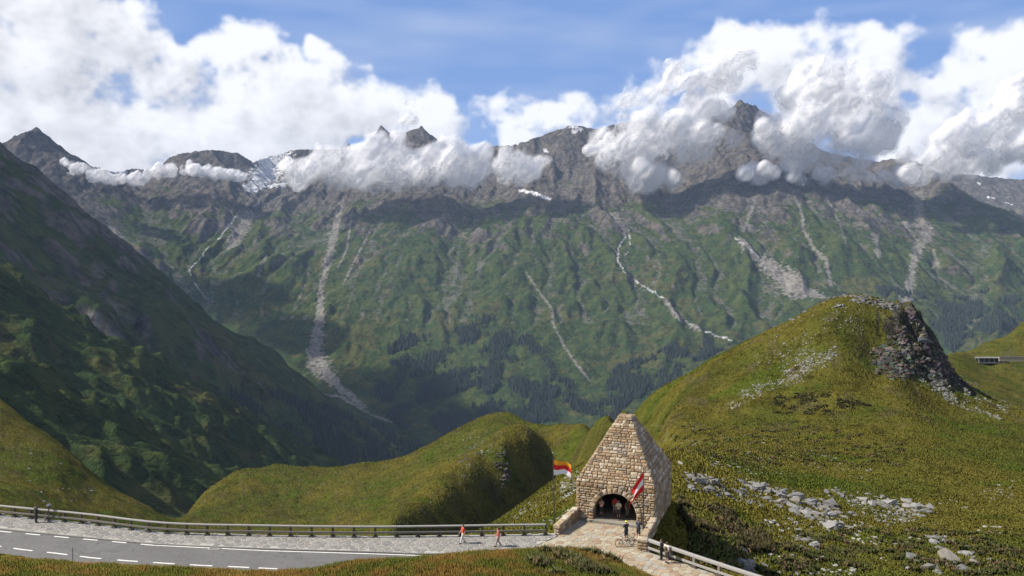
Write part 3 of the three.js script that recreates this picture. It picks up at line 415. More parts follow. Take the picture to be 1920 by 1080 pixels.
function band(line, w, y) { const P = [], U = [], I = []; line.forEach(([x, z], i) => { const a = line[Math.max(0, i - 1)], b = line[Math.min(line.length - 1, i + 1)], l = Math.hypot(b[0] - a[0], b[1] - a[1]), nx = -(b[1] - a[1]) / l * w / 2, nz = (b[0] - a[0]) / l * w / 2; P.push(x + nx, y, z + nz, x - nx, y, z - nz); U.push(x, z, x, z + w); if (i) { const k = i * 2; I.push(k - 2, k, k - 1, k - 1, k, k + 1); } }); const g = new THREE.BufferGeometry(); g.setAttribute('position', new THREE.Float32BufferAttribute(P, 3)); g.setAttribute('uv', new THREE.Float32BufferAttribute(U, 2)); g.setIndex(I); g.computeVertexNormals(); if (g.attributes.normal.getY(0) < 0) { g.setIndex(I.map((_, k) => I[k - k % 3 + [0, 2, 1][k % 3]])); g.computeVertexNormals(); } return g; }
{ // painted lines: broken then solid along the outer edge, broken in the middle
  const edge = (px) => { const t = [[-80, 984], [0, 996.5], [150, 1010.5], [290, 1023], [500, 1033], [700, 1039], [800, 1042.5]]; for (let i = 0; i + 1 < t.length; i++) if (px <= t[i + 1][0]) { const k = (px - t[i][0]) / (t[i + 1][0] - t[i][0]); return gy(px, lerp(t[i][1], t[i + 1][1], k)); } };
  for (let px = -60; px < 270; px += 54) part('edge_dash', band([edge(px), edge(px + 13), edge(px + 27)], .17, .026), paint, road);
  const solid = []; for (let px = 290; px <= 800; px += 15) solid.push(edge(px)); part('edge_line', band(solid, .15, .026), paint, road);
  const mid = (px) => { const t = [[-90, 1010], [0, 1025], [43, 1031], [107, 1038], [173, 1046.5], [240, 1052], [308, 1056.5], [375, 1060.5], [445, 1063.5], [520, 1067], [600, 1070]]; for (let i = 0; i + 1 < t.length; i++) if (px <= t[i + 1][0]) { const k = (px - t[i][0]) / (t[i + 1][0] - t[i][0]); return gy(px, lerp(t[i][1], t[i + 1][1], k)); } };
  for (const [a, b] of [[-75, -40], [-12, 2], [25, 61], [88, 126], [150, 190], [220, 258], [287, 327], [356, 398], [427, 467], [485, 520], [545, 580]]) part('centre_dash', band([mid(a), mid((a + b) / 2), mid(b)], .18, .026), paint, road);
  // gully grate
  const [gx, gz] = gy(403, 1029.5), gr = thing('drain_grate', 'pale drain grate let into the road edge', 'drain', [gx, .026, gz], -.12), gm = stoneMat([.5, .47, .42], .01);
  for (const [w, d, x, z] of [[1.05, .1, 0, -.3], [1.05, .1, 0, .3], [.1, .5, -.47, 0], [.1, .5, .47, 0]]) { const g = new THREE.BoxGeometry(w, .03, d); g.translate(x, .015, z); part('frame', g, gm, gr); }
  for (let k = 0; k < 6; k++) { const g = new THREE.BoxGeometry(.05, .02, .5); g.translate(-.34 + k * .135, .01, 0); part('bar', g, gm, gr); }
}
// irregular flags: cells round scattered points, each cut clear of its neighbours
function clipPoly(poly, nx, nz, c) { const out = []; for (let i = 0; i < poly.length; i++) { const a = poly[i], b = poly[(i + 1) % poly.length], da = a[0] * nx + a[1] * nz - c, db = b[0] * nx + b[1] * nz - c; if (da <= 0) out.push(a); if ((da < 0) !== (db < 0)) { const t = da / (da - db); out.push([lerp(a[0], b[0], t), lerp(a[1], b[1], t)]); } } return out; }
function flags(parent, region, size, y, mats, joint, seed, name) {
  const r = rng(seed), xs = region.map(p => p[0]), zs = region.map(p => p[1]), x0 = Math.min(...xs) - size, z0 = Math.min(...zs) - size, nx = Math.ceil((Math.max(...xs) - x0) / size) + 2, nz = Math.ceil((Math.max(...zs) - z0) / size) + 2;
  const pt = []; for (let j = 0; j < nz; j++) for (let i = 0; i < nx; i++) pt.push([x0 + (i + .5 + (j % 2) * .5 + (r() - .5) * .75) * size, z0 + (j + .5 + (r() - .5) * .75) * size]);
  const made = [];
  for (let j = 1; j < nz - 1; j++) for (let i = 1; i < nx - 1; i++) {
    const [x, z] = pt[j * nx + i]; if (polyDist(region, x, z) > -size * .22) continue; let poly = [[x - size, z - size], [x + size, z - size], [x + size, z + size], [x - size, z + size]];
    for (let b = -2; b <= 2; b++) for (let a = -2; a <= 2; a++) { const q = pt[(j + b) * nx + i + a]; if (!q || (!a && !b)) continue; const dx = q[0] - x, dz = q[1] - z, l = Math.hypot(dx, dz); if (l < .01) continue; poly = clipPoly(poly, dx / l, dz / l, (x * dx + z * dz) / l + l / 2 - joint); }
    if (poly.length < 3) continue; const h = .022 + r() * .014, P = [], I = [], n = poly.length, ins = .03; let cx = 0, cz = 0; poly.forEach(p => { cx += p[0] / n; cz += p[1] / n; });
    for (const p of poly) { P.push(p[0] - cx, 0, p[1] - cz); } for (const p of poly) P.push((p[0] - cx) * .97, h * .75, (p[1] - cz) * .97); for (const p of poly) { const l = Math.hypot(p[0] - cx, p[1] - cz), k = Math.max(.2, 1 - ins / l * 1.6); P.push((p[0] - cx) * k, h, (p[1] - cz) * k); }
    for (let k = 0; k < n; k++) { const m = (k + 1) % n; for (const o of [0, n]) I.push(o + k, o + n + k, o + m, o + m, o + n + k, o + n + m); } for (let k = 1; k + 1 < n; k++) I.push(2 * n, 2 * n + k + 1, 2 * n + k);
    made.push({ P, I, cx, cz, m: Math.floor(Math.pow(r(), 1.2) * mats.length), d: Math.hypot(cx - 8, cz + 68) });
  }
  made.sort((a, b) => a.d - b.d);
  const geo = (f, bake) => { const q = f.P.slice(); if (bake) for (let k = 0; k < q.length; k += 3) { q[k] += f.cx; q[k + 1] += y; q[k + 2] += f.cz; } let g = new THREE.BufferGeometry(); g.setAttribute('position', new THREE.Float32BufferAttribute(q, 3)); g.setIndex(f.I); const u = []; for (let k = 0; k < q.length; k += 3) u.push(f.P[k] + f.cx, f.P[k + 2] + f.cz); g.setAttribute('uv', new THREE.Float32BufferAttribute(u, 2)); g = g.toNonIndexed(); g.computeVertexNormals(); return g; };
  made.slice(0, 300).forEach(f => { const o = part(name, geo(f, false), mats[f.m], parent); o.position.set(f.cx, y, f.cz); });
  mats.forEach((m, k) => { const rest = made.slice(300).filter(f => f.m === k); if (rest.length) { const o = part(name + '_field', mergeGeometries(rest.map(f => geo(f, true))), m, parent); o.userData.kind = 'stuff'; } });
}
const paveMats = [[.38, .36, .32], [.33, .315, .28], [.42, .40, .35], [.35, .325, .28], [.29, .28, .26]].map(c => stoneMat(c)), courtMats = [[.54, .46, .32], [.60, .53, .39], [.48, .39, .25], [.56, .42, .27], [.50, .46, .38], [.45, .31, .19]].map(c => stoneMat(c));
const fenceIn = FENCE.map(([x, d]) => [x, -d]);
const paveRegion = [...fenceIn.map(([x, z]) => [x, z - .35]), [4.2, -70.4], [3.2, -69.2], [2.2, -68.0], [1.2, -66.3], ...ROAD_OUT.filter(p => p[0] < 0).reverse().map(([x, z]) => [x, z - .22])];
const pavement = addTop(new THREE.Mesh(polySheet(paveRegion, .09), stoneMat([.56, .535, .47], .01)), 'pavement', 'structure');
flags(pavement, paveRegion, .60, .088, paveMats, .036, 12, 'flagstone');
const kerb = stoneMat([.40, .38, .34]); { const L = polyline(ROAD_OUT.filter(p => p[0] < 1).map(([x, z]) => [x, z - .12]), 1.1); for (let i = 0; i + 1 < L.length; i++) { const [ax, az] = L[i], [bx, bz] = L[i + 1], l = Math.hypot(bx - ax, bz - az), g = new THREE.BoxGeometry(l - .02, .14, .18); const o = part('kerb_stone', g, kerb, pavement); o.position.set((ax + bx) / 2, .055, (az + bz) / 2); o.rotation.y = -Math.atan2(bz - az, bx - ax); } }
const MON = { x: 9.56, z: -73.18, turn: -21 * Math.PI / 180, W: 7.4, dep: 9, eave: 3.75, top: 9.4, tw: 1.2, td: 1.1 };
const mw = (lx, lz) => { const c = Math.cos(MON.turn), s = Math.sin(MON.turn); return [MON.x + lx * c + lz * s, MON.z - lx * s + lz * c]; };
const courtRegion = [mw(-3.6, .05), [4.3, -71.2], [4.2, -70.2], [3.2, -69.0], [2.2, -67.9], [1.4, -66.2], [6, -65.9], [9.4, -63.8], [11.4, -61.0], [14.2, -58.0], [20, -53.2], [25, -54.0], [17.3, -60.8], [11.3, -66.6], [11.6, -68.4], mw(3.6, .05)];
const court = addTop(new THREE.Mesh(polySheet(courtRegion, .085), stoneMat([.46, .41, .32], .01)), 'forecourt', 'structure');
flags(court, courtRegion, .62, .083, courtMats, .016, 44, 'paving_stone');

// ---------------------------------------------------------------- the memorial: a stone block with a steep pyramid roof and an arched hall
const monument = thing('stone_memorial', 'ochre rubble-stone memorial with steep pyramid roof and dark arched hall', 'memorial', [MON.x, 0, MON.z], MON.turn);
const tones = [[.57, .43, .27], [.48, .345, .205], [.64, .525, .365], [.39, .265, .155], [.53, .385, .23], [.43, .355, .265], [.75, .64, .475], [.51, .33, .185]].map(c => stoneMat(c, .05)), mortar = stoneMat([.36, .295, .215], .04);
{
  const { W, dep, eave, top, tw, td } = MON, w = W / 2 - .1, AR = 2.05, AY = .92;
  const arch = (r, ay) => { const s = new THREE.Path(); s.moveTo(-r, .02); s.lineTo(-r, ay); s.absarc(0, ay, r, Math.PI, 0, true); s.lineTo(r, .02); s.lineTo(-r, .02); return s; };
  const front = new THREE.Shape([[-w, 0], [w, 0], [w, eave], [-w, eave]].map(p => new THREE.Vector2(...p))); front.holes.push(arch(AR, AY));
  const fg = new THREE.ExtrudeGeometry(front, { depth: .85, bevelEnabled: false, curveSegments: 28 }); fg.translate(0, 0, -.95); part('front_wall', fg, mortar, monument);
  const box = (x0, x1, y0, y1, z0, z1) => { const g = new THREE.BoxGeometry(x1 - x0, y1 - y0, z1 - z0); g.translate((x0 + x1) / 2, (y0 + y1) / 2, (z0 + z1) / 2); return g; };
  part('side_wall', box(-w, -w + .9, 0, eave, -dep + .1, -.96), mortar, monument); part('side_wall', box(w - .9, w, 0, eave, -dep + .1, -.96), mortar, monument);
  part('back_wall', box(-w + .91, w - .91, 0, eave, -dep + .1, -dep + .9), mortar, monument); part('hall_ceiling', box(-w + .91, w - .91, 3.2, eave - .01, -dep + .91, -.96), mortar, monument);
  part('hall_floor', box(-w + .91, w - .91, .0, .32, -dep + .91, -.3), mortar, monument); part('threshold_step', box(-2.6, 2.7, .08, .34, -.28, .42), stoneMat([.42, .38, .31]), monument);
  part('foundation', box(-w + .02, w - .02, -5.5, -.01, -dep + .12, -.12), mortar, monument);
  // pyramid roof core
  const z0 = -dep / 2, e = .02, B = [[-w + e, -.12], [w - e, -.12], [w - e, -dep + .12], [-w + e, -dep + .12]], T = [[-tw / 2 + .1, z0 + td / 2 - .1], [tw / 2 - .1, z0 + td / 2 - .1], [tw / 2 - .1, z0 - td / 2 + .1], [-tw / 2 + .1, z0 - td / 2 + .1]];
  const P = []; const V = (p, y) => [p[0], y, p[1]], quad = (a, b, c, d) => P.push(...a, ...b, ...c, ...a, ...c, ...d); for (let k = 0; k < 4; k++) { const m = (k + 1) % 4; quad(V(B[k], eave), V(B[m], eave), V(T[m], top - .06), V(T[k], top - .06)); } quad(...T.map(t => V(t, top - .06)));
  const rg = new THREE.BufferGeometry(); rg.setAttribute('position', new THREE.Float32BufferAttribute(P, 3)); rg.setAttribute('uv', new THREE.Float32BufferAttribute(P.filter((_, i) => i % 3 !== 2), 2)); rg.computeVertexNormals(); part('roof_core', rg, mortar, monument);
  // stones
  const r = rng(99);
  function stone(sw, sh, d) { // a hewn block: back, rim, dressed face
    const j = (a) => (r() - .5) * a, X = sw / 2, Y = sh / 2, b = Math.min(.07, sh * .2), ring = [[-X, -Y], [X, -Y], [X, Y], [-X, Y]], P = [], I = [];
    for (const [x, y] of ring) P.push(x, y, -.12); const mid = ring.map(([x, y]) => [x + j(.05), y + j(.04), d * .5 + j(.02)]), face = mid.map(([x, y]) => [x - Math.sign(x) * b * (1 + j(.9)), y - Math.sign(y) * b * (.9 + j(.8)), d + j(.035)]);
    mid.forEach(p => P.push(...p)); face.forEach(p => P.push(...p)); P.push(j(.06), j(.04), d + .015 + r() * .03);
    for (let k = 0; k < 4; k++) { const m = (k + 1) % 4; for (const o of [0, 4]) I.push(o + k, o + m, o + 4 + k, o + m, o + 4 + m, o + 4 + k); I.push(8 + k, 8 + m, 12); }
    let g = new THREE.BufferGeometry(); g.setAttribute('position', new THREE.Float32BufferAttribute(P, 3)); const ox = r() * 9, oy = r() * 9, U = []; for (let k = 0; k < P.length; k += 3) U.push(P[k] + ox, P[k + 1] + oy + P[k + 2]); g.setAttribute('uv', new THREE.Float32BufferAttribute(U, 2)); g.setIndex(I); g = g.toNonIndexed(); g.computeVertexNormals(); return g;
  }
  const tone = () => Math.floor(r() * tones.length), bulk = tones.map(() => []); let single = 0;
  function put(M, sw, sh, d, own, t = tone()) { const g = stone(sw, sh, d); if (own && single < 300) { const o = part('stone', g, tones[t], monument); o.applyMatrix4(M); single++; } else { g.applyMatrix4(M); bulk[t].push(g); } }
  // a face: rows of stones between left and right limits; origin o, axes u (along), v (up the face), n (outwards)
  function face(o, u, v, n, len, lim, own, rowH, gap) {
    const M = new THREE.Matrix4(), rot = new THREE.Matrix4().makeBasis(u, v, n); let y = 0;
    while (y < len - .08) {
      let h = Math.min(rowH * (.75 + r() * .55), len - y); if (len - y - h < .16) h = len - y; const ym = y + h / 2;
      for (const [a, b] of lim(ym, h)) { let x = a; while (x < b - .05) { let sw = rowH * (1.1 + r() * r() * 2.2); if (b - x - sw < rowH * .8) sw = b - x; let y2 = ym, h2 = h; const split = own && h > .3 && r() < .13;
        for (const part of split ? [0, 1] : [2]) { const hh = part === 2 ? h : h / 2 - .01, yy = part === 2 ? ym : ym + (part ? 1 : -1) * h / 4; const p = o.clone().addScaledVector(u, x + sw / 2).addScaledVector(v, yy).addScaledVector(n, -.02 + r() * .035); M.copy(rot).multiply(new THREE.Matrix4().makeRotationZ((r() - .5) * .035)); M.setPosition(p); put(M, sw - gap, hh - gap, .10 + r() * .05, own); }
        x += sw; } }
      y += h;
    }
  }
  const v3 = (x, y, z) => new THREE.Vector3(x, y, z), X = v3(1, 0, 0), Y = v3(0, 1, 0), Z = v3(0, 0, 1), hw = W / 2;
  // arch stones first, so that they are single
  for (let k = 0; k < 15; k++) { const a = Math.PI * (k + .5) / 15, m = new THREE.Matrix4().makeBasis(v3(Math.sin(a), -Math.cos(a), 0), v3(Math.cos(a), Math.sin(a), 0), Z); m.setPosition(Math.cos(a) * (AR + .24), AY + Math.sin(a) * (AR + .24), -.05); put(m, Math.PI * (AR + .24) / 15 - .03, .46 + r() * .07, .16, true, [0, 2, 5, 4][k % 4]); }
  for (const s of [-1, 1]) for (let k = 0; k < 3; k++) { const m = new THREE.Matrix4(); m.setPosition(s * (AR + .24), .16 + k * .3, -.05); put(m, .46, .27, .15, true); }
  const hole = (y) => { const q = AR + .5; return y > AY + q ? 0 : y < AY ? q : Math.sqrt(q * q - (y - AY) ** 2); };
  face(v3(0, 0, -.1), X, Y, Z, eave, (y) => { const q = hole(y); return q ? [[-hw, -q], [q, hw]] : [[-hw, hw]]; }, true, .27, .018);
  const tz = z0 + td / 2, sl = v3(0, top - eave, tz).normalize(), fl = Math.hypot(top - eave, tz), fn = v3(0, -tz, top - eave).normalize();
  face(v3(0, eave, -.02), X, sl, fn, fl, (y) => { const k = lerp(hw + .08, tw / 2, y / fl); return [[-k, k]]; }, true, .275, .018);
  // right, left and back sides
  for (const s of [1, -1]) {
    face(v3(s * (hw - .1), -5.4, 0), v3(0, 0, -s), Y, v3(s, 0, 0), eave + 5.4, () => s > 0 ? [[0, dep]] : [[-dep, 0]], false, .46, .03);
    const tx = hw - tw / 2, ssl = v3(-s * tx, top - eave, 0).normalize(), sn = v3(s * (top - eave), tx, 0).normalize(), L = Math.hypot(top - eave, tx);
    face(v3(s * (hw - .02), eave, z0), v3(0, 0, -s), ssl, sn, L, (y) => { const k = lerp(dep / 2 + .08, td / 2, y / L); return [[-k, k]]; }, false, .40, .026);
  }
  face(v3(0, -5.4, -dep + .1), v3(-1, 0, 0), Y, v3(0, 0, -1), eave + 5.4, () => [[-hw, hw]], false, .5, .03);
  { const L = Math.hypot(top - eave, tz), ssl = v3(0, top - eave, dep + z0 - td / 2).normalize(); face(v3(0, eave, -dep + .02), v3(-1, 0, 0), v3(0, top - eave, -tz).normalize(), v3(0, -tz, -(top - eave)).normalize(), L, (y) => { const k = lerp(hw, tw / 2, y / L); return [[-k, k]]; }, false, .46, .03); }
  { const m = new THREE.Matrix4().makeBasis(X, v3(0, 0, -1), Y); for (let i = 0; i < 2; i++) for (let k = 0; k < 2; k++) { m.setPosition((i - .5) * tw / 2, top - .1, z0 + (k - .5) * td / 2); const g = stone(tw / 2 + .05, td / 2 + .06, .16); g.applyMatrix4(m); part('cap_stone', g, tones[[3, 7, 1, 4][i * 2 + k]], monument); } }
  bulk.forEach((list, k) => { if (list.length) { const o = part('stone_courses', mergeGeometries(list), tones[k], monument); o.userData.kind = 'stuff'; } });
  console.log('single stones', single);

  // ---- low walls beside the forecourt
  function lowWall(label, a, b, h0, h1, th, y0 = -.3) {
    const dx = b[0] - a[0], dz = b[1] - a[1], L = Math.hypot(dx, dz), t = thing('low_stone_wall', label, 'wall', [a[0], 0, a[1]], -Math.atan2(dz, dx));
    const s = new THREE.Shape([[0, y0], [L, y0], [L, h1 - .12], [0, h0 - .12]].map(p => new THREE.Vector2(...p))), g = new THREE.ExtrudeGeometry(s, { depth: th - .16, bevelEnabled: false }); g.translate(0, 0, -th / 2 + .08); part('wall_core', g, mortar, t);
    const rows = Math.round(h0 / .3), m = new THREE.Matrix4();
    for (const sd of [1, -1]) for (let q = 0; q < rows; q++) { let x = 0; while (x < L - .05) { let sw = .35 + r() * .5; if (L - x - sw < .3) sw = L - x; const hh = lerp(h0, h1, (x + sw / 2) / L) - .12, y = (q + .5) * hh / rows; m.makeRotationY(sd > 0 ? 0 : Math.PI); m.setPosition(x + sw / 2, y, sd * (th / 2 - .1)); const gg = stone(sw - .03, hh / rows - .025, .11); gg.applyMatrix4(m); part('stone', gg, tones[tone()], t); x += sw; } }
    for (const [x, ry] of [[0.0, -Math.PI / 2], [L, Math.PI / 2]]) for (let q = 0; q < rows; q++) { const hh = (x ? h1 : h0) - .12; m.makeRotationY(ry); m.setPosition(x + (x ? -.1 : .1) * .5, (q + .5) * hh / rows, 0); const gg = stone(th - .06, hh / rows - .025, .1); gg.applyMatrix4(m); part('stone', gg, tones[tone()], t); }
    let x = -.08; while (x < L + .02) { let sw = .55 + r() * .4; if (L + .08 - x - sw < .4) sw = L + .08 - x; m.makeBasis(X, v3(0, 0, -1), Y); m.multiply(new THREE.Matrix4().makeRotationY(-Math.atan2(h1 - h0, L))); m.setPosition(x + sw / 2, lerp(h0, h1, (x + sw / 2) / L) - .1, 0); const gg = stone(sw - .02, th + .08, .11); gg.applyMatrix4(m); part('coping_stone', gg, tones[[2, 0, 6, 4][Math.floor(r() * 4)]], t); x += sw; }
    return t;
  }
  lowWall('low sunlit stone wall joining the rail fence to the memorial', [4.0, -70.5], mw(-3.75, .15), .95, 1.3, .55);
  lowWall('low stone wall between the forecourt flagpole and the shaded memorial side', [11.45, -68.0], mw(3.7, .2), 1.0, 1.25, .55);
  lowWall('short stone end pier where the timber parapet begins', [10.75, -67.0], [11.5, -66.75], 1.15, 1.15, .7);
}

// ---------------------------------------------------------------- rail fence, timber parapet, flags, marker pole
const woodGrain = grainTex.clone(); woodGrain.repeat.set(.5, 7);
const woodMat = (c) => new THREE.MeshStandardMaterial({ color: lin(...c), roughness: .9, map: woodGrain });
const railWood = woodMat([.47, .45, .42]), railDark = woodMat([.27, .245, .22]), postWood = woodMat([.115, .085, .06]), pierStone = stoneMat([.12, .105, .085]);
function beam(L, h, d, c = .03) { const s = new THREE.Shape(); const X = d / 2, Y = h / 2; s.moveTo(-X + c, -Y); s.lineTo(X - c, -Y); s.lineTo(X, -Y + c); s.lineTo(X, Y - c); s.lineTo(X - c, Y); s.lineTo(-X + c, Y); s.lineTo(-X, Y - c); s.lineTo(-X, -Y + c); const g = new THREE.ExtrudeGeometry(s, { depth: L, bevelEnabled: false }); g.translate(0, 0, -L / 2); g.rotateY(Math.PI / 2); return g; }
function railFence(name, label, line, { top, mid, gap, hTop, hMid, post, postM, topM, midM }) {
  const curve = smoothLine(line, 400), t = thing(name, label, 'fence', [line[0][0], .08, line[0][1]]); let acc = 0, last = curve[0]; const P = [curve[0]]; for (let i = 1; i < curve.length; i++) { acc += Math.hypot(curve[i][0] - curve[i - 1][0], curve[i][1] - curve[i - 1][1]); if (acc >= gap) { P.push(curve[i]); acc = 0; } }
  const R = rng(17), o = line[0];
  P.forEach(([x, z], i) => {
    const q = P[Math.min(P.length - 1, i + 1)], p = P[Math.max(0, i - 1)], a = -Math.atan2(q[1] - p[1], q[0] - p[0]);
    const g = part('post', beam(top + .08, post, post, .02), postM, t); g.rotation.set(0, a, Math.PI / 2); g.rotation.order = 'YXZ'; g.position.set(x - o[0], (top - .08) / 2 - .02, z - o[1]); 
    const b = part('post_base', new THREE.BoxGeometry(post * 2.1, .2, post * 1.8), pierStone, t); b.rotation.y = a + (R() - .5) * .1; b.position.set(x - o[0], .05, z - o[1]);
    if (i + 1 < P.length) { const L = Math.hypot(q[0] - x, q[1] - z), a2 = -Math.atan2(q[1] - z, q[0] - x), nx = Math.sin(-a2) * -1, cx = (x + q[0]) / 2 - o[0], cz = (z + q[1]) / 2 - o[1];
      const r1 = part('top_rail', beam(L - .012, hTop, hTop * 1.15, .05), topM, t); r1.position.set(cx, top + hTop / 2 - .03, cz); r1.rotation.y = a2 + (R() - .5) * .006;
      const off = post / 2 + .045, ox = Math.sin(a2) * off, oz = Math.cos(a2) * off; const r2 = part('middle_rail', beam(L - .015, hMid, .07, .015), midM, t); r2.position.set(cx + ox, mid, cz + oz); r2.rotation.y = a2; }
  });
  return t;
}
railFence('rail_fence', 'long weathered timber rail fence along the pavement edge', fenceIn.map(([x, z]) => [x, z - .05]).slice(0, -1).concat([[3.7, -70.35]]), { top: .92, mid: .48, gap: 1.88, hTop: .17, hMid: .17, post: .19, postM: postWood, topM: railWood, midM: railDark });
railFence('timber_parapet', 'pale grey timber parapet running down from the stone end pier', [[11.6, -66.6], [14.2, -63.7], [17.4, -60.3], [25, -52.8]], { top: .84, mid: .36, gap: 2.3, hTop: .27, hMid: .2, post: .24, postM: railDark, topM: railWood, midM: railWood });
const steel = new THREE.MeshStandardMaterial({ color: lin(.17, .15, .13), roughness: .5, metalness: .6 }), pale = new THREE.MeshStandardMaterial({ color: lin(.5, .5, .48), roughness: .5, metalness: .4 });
function pole(parent, name, h, r0, r1, m) { const g = new THREE.CylinderGeometry(r1, r0, h, 12); g.translate(0, h / 2, 0); return part(name, g, m, parent); }
function cloth(fn, nu, nv, v0, v1) { const P = [], U = [], I = []; for (let j = 0; j <= nv; j++) for (let i = 0; i <= nu; i++) { const u = i / nu, v = lerp(v0, v1, j / nv); P.push(...fn(u, v)); U.push(u * 2, v * 2); } for (let j = 0; j < nv; j++) for (let i = 0; i < nu; i++) { const a = j * (nu + 1) + i; I.push(a, a + 1, a + nu + 1, a + 1, a + nu + 2, a + nu + 1); } const g = new THREE.BufferGeometry(); g.setAttribute('position', new THREE.Float32BufferAttribute(P, 3)); g.setAttribute('uv', new THREE.Float32BufferAttribute(U, 2)); g.setIndex(I); g.computeVertexNormals(); return g; }
const fabric = (c) => new THREE.MeshPhysicalMaterial({ color: new THREE.Color(...c), roughness: .85, side: THREE.DoubleSide, transmission: .25, thickness: 0, specularIntensity: .2 });
const red = fabric([.52, .022, .026]), white = fabric([.72, .71, .70]), yellow = fabric([.70, .30, .02]);
{
  const t = thing('flagpole', 'slim flagpole behind the rail fence end, left of the memorial', 'flagpole', [3.97, -.3, -73.4]); t.rotation.z = .022; pole(t, 'pole', 7.0, .06, .035, steel); const k = part('finial', new THREE.SphereGeometry(.07, 12, 8), pale, t); k.position.y = 7.04;
  const f = thing('flag', 'yellow, red and white flag blowing from the pole beside the fence', 'flag', [3.97 - .13, 6.2, -73.4]);
  const fn = (u, v) => [u * 1.66, -v * 1.45 * (1 - .25 * u) - u * (.35 + .30 * u) - .10 * Math.sin(u * 6 + v), .11 * Math.sin(u * 6.5 + v * 1.6) * (.25 + u)];
  [['yellow_stripe', yellow, 0, .3], ['red_stripe', red, .3, .64], ['white_stripe', white, .64, 1]].forEach(([n, m, a, b]) => part(n, cloth(fn, 26, 6, a, b), m, f));
}
{
  const t = thing('flagpole', 'slim flagpole standing in the forecourt before the arch', 'flagpole', [11.75, .08, -70.4]); pole(t, 'pole', 6.15, .065, .04, steel); const k = part('finial', new THREE.SphereGeometry(.07, 12, 8), pale, t); k.position.y = 6.19;
  const f = thing('flag', 'red and white flag hanging limp from the pole in front of the arch', 'flag', [11.70, 5.85, -70.36]);
  const fn = (u, v) => [-u * (1.25 - .2 * u) + .16 * Math.sin(v * 5) * u, -v * 1.75 * (1 - .25 * u) - u * (1.55 + .2 * u), .05 + .16 * Math.sin(v * 6.5 + u * 5) * u + .12 * u];
  [['red_stripe', red, 0, .34], ['white_stripe', white, .34, .67], ['red_stripe', red, .67, 1]].forEach(([n, m, a, b]) => part(n, cloth(fn, 22, 8, a, b), m, f));
}
{ const [x, z] = gy(137, 1063); const t = thing('marker_pole', 'thin dark snow marker pole at the edge of the grass bank', 'pole', [x * .955, -.2, z * .955]); pole(t, 'pole', 2.9, .03, .022, steel); const c = part('cap', new THREE.CylinderGeometry(.032, .032, .1, 10), pale, t); c.position.y = 2.88; }
{ const [x, z] = gy(92, 980); const t = thing('viewing_post', 'slim grey post with a small pale head beside the fence', 'post', [x, .09, z]); pole(t, 'pole', 1.35, .06, .05, steel); const b = part('foot_plate', new THREE.CylinderGeometry(.16, .18, .05, 16), steel, t); b.position.y = .025; const h = new THREE.CylinderGeometry(.12, .14, .42, 14); h.rotateX(Math.PI / 2 - .2); const hd = part('head', h, pale, t); hd.position.y = 1.55; const e = part('eyepiece', new THREE.CylinderGeometry(.04, .05, .16, 10).rotateX(Math.PI / 2), steel, hd); e.position.set(0, -.02, .28); const yk = part('yoke', new THREE.BoxGeometry(.3, .16, .08), steel, t); yk.position.y = 1.4; }

// ---------------------------------------------------------------- people and bicycles
function sdfMesh(lo, hi, cell, fn) { const n = [0, 1, 2].map(k => Math.ceil((hi[k] - lo[k]) / cell) + 2), f = new Float32Array(n[0] * n[1] * n[2]); let q = 0; for (let z = 0; z < n[2]; z++) for (let y = 0; y < n[1]; y++) for (let x = 0; x < n[0]; x++) f[q++] = -fn(lo[0] + x * cell, lo[1] + y * cell, lo[2] + z * cell); const { P, I } = surfaceNets(...n, f, 0); for (let i = 0; i < P.length; i += 3) for (let k = 0; k < 3; k++) P[i + k] = lo[k] + P[i + k] * cell; const g = new THREE.BufferGeometry(); g.setAttribute('position', new THREE.Float32BufferAttribute(P, 3)); g.setIndex(I); g.computeVertexNormals(); return g; }
const capsule = (p, a, b, ra, rb) => { const dx = b[0] - a[0], dy = b[1] - a[1], dz = b[2] - a[2], px = p[0] - a[0], py = p[1] - a[1], pz = p[2] - a[2], t = clamp((px * dx + py * dy + pz * dz) / (dx * dx + dy * dy + dz * dz + 1e-9), 0, 1); return Math.hypot(px - dx * t, py - dy * t, pz - dz * t) - lerp(ra, rb, t); };
const smin = (a, b, k) => { const h = clamp(.5 + .5 * (b - a) / k, 0, 1); return lerp(b, a, h) - k * h * (1 - h); };
const ell = (p, c, r) => { const x = (p[0] - c[0]) / r[0], y = (p[1] - c[1]) / r[1], z = (p[2] - c[2]) / r[2], l = Math.hypot(x, y, z); return (l - 1) * Math.min(...r); };
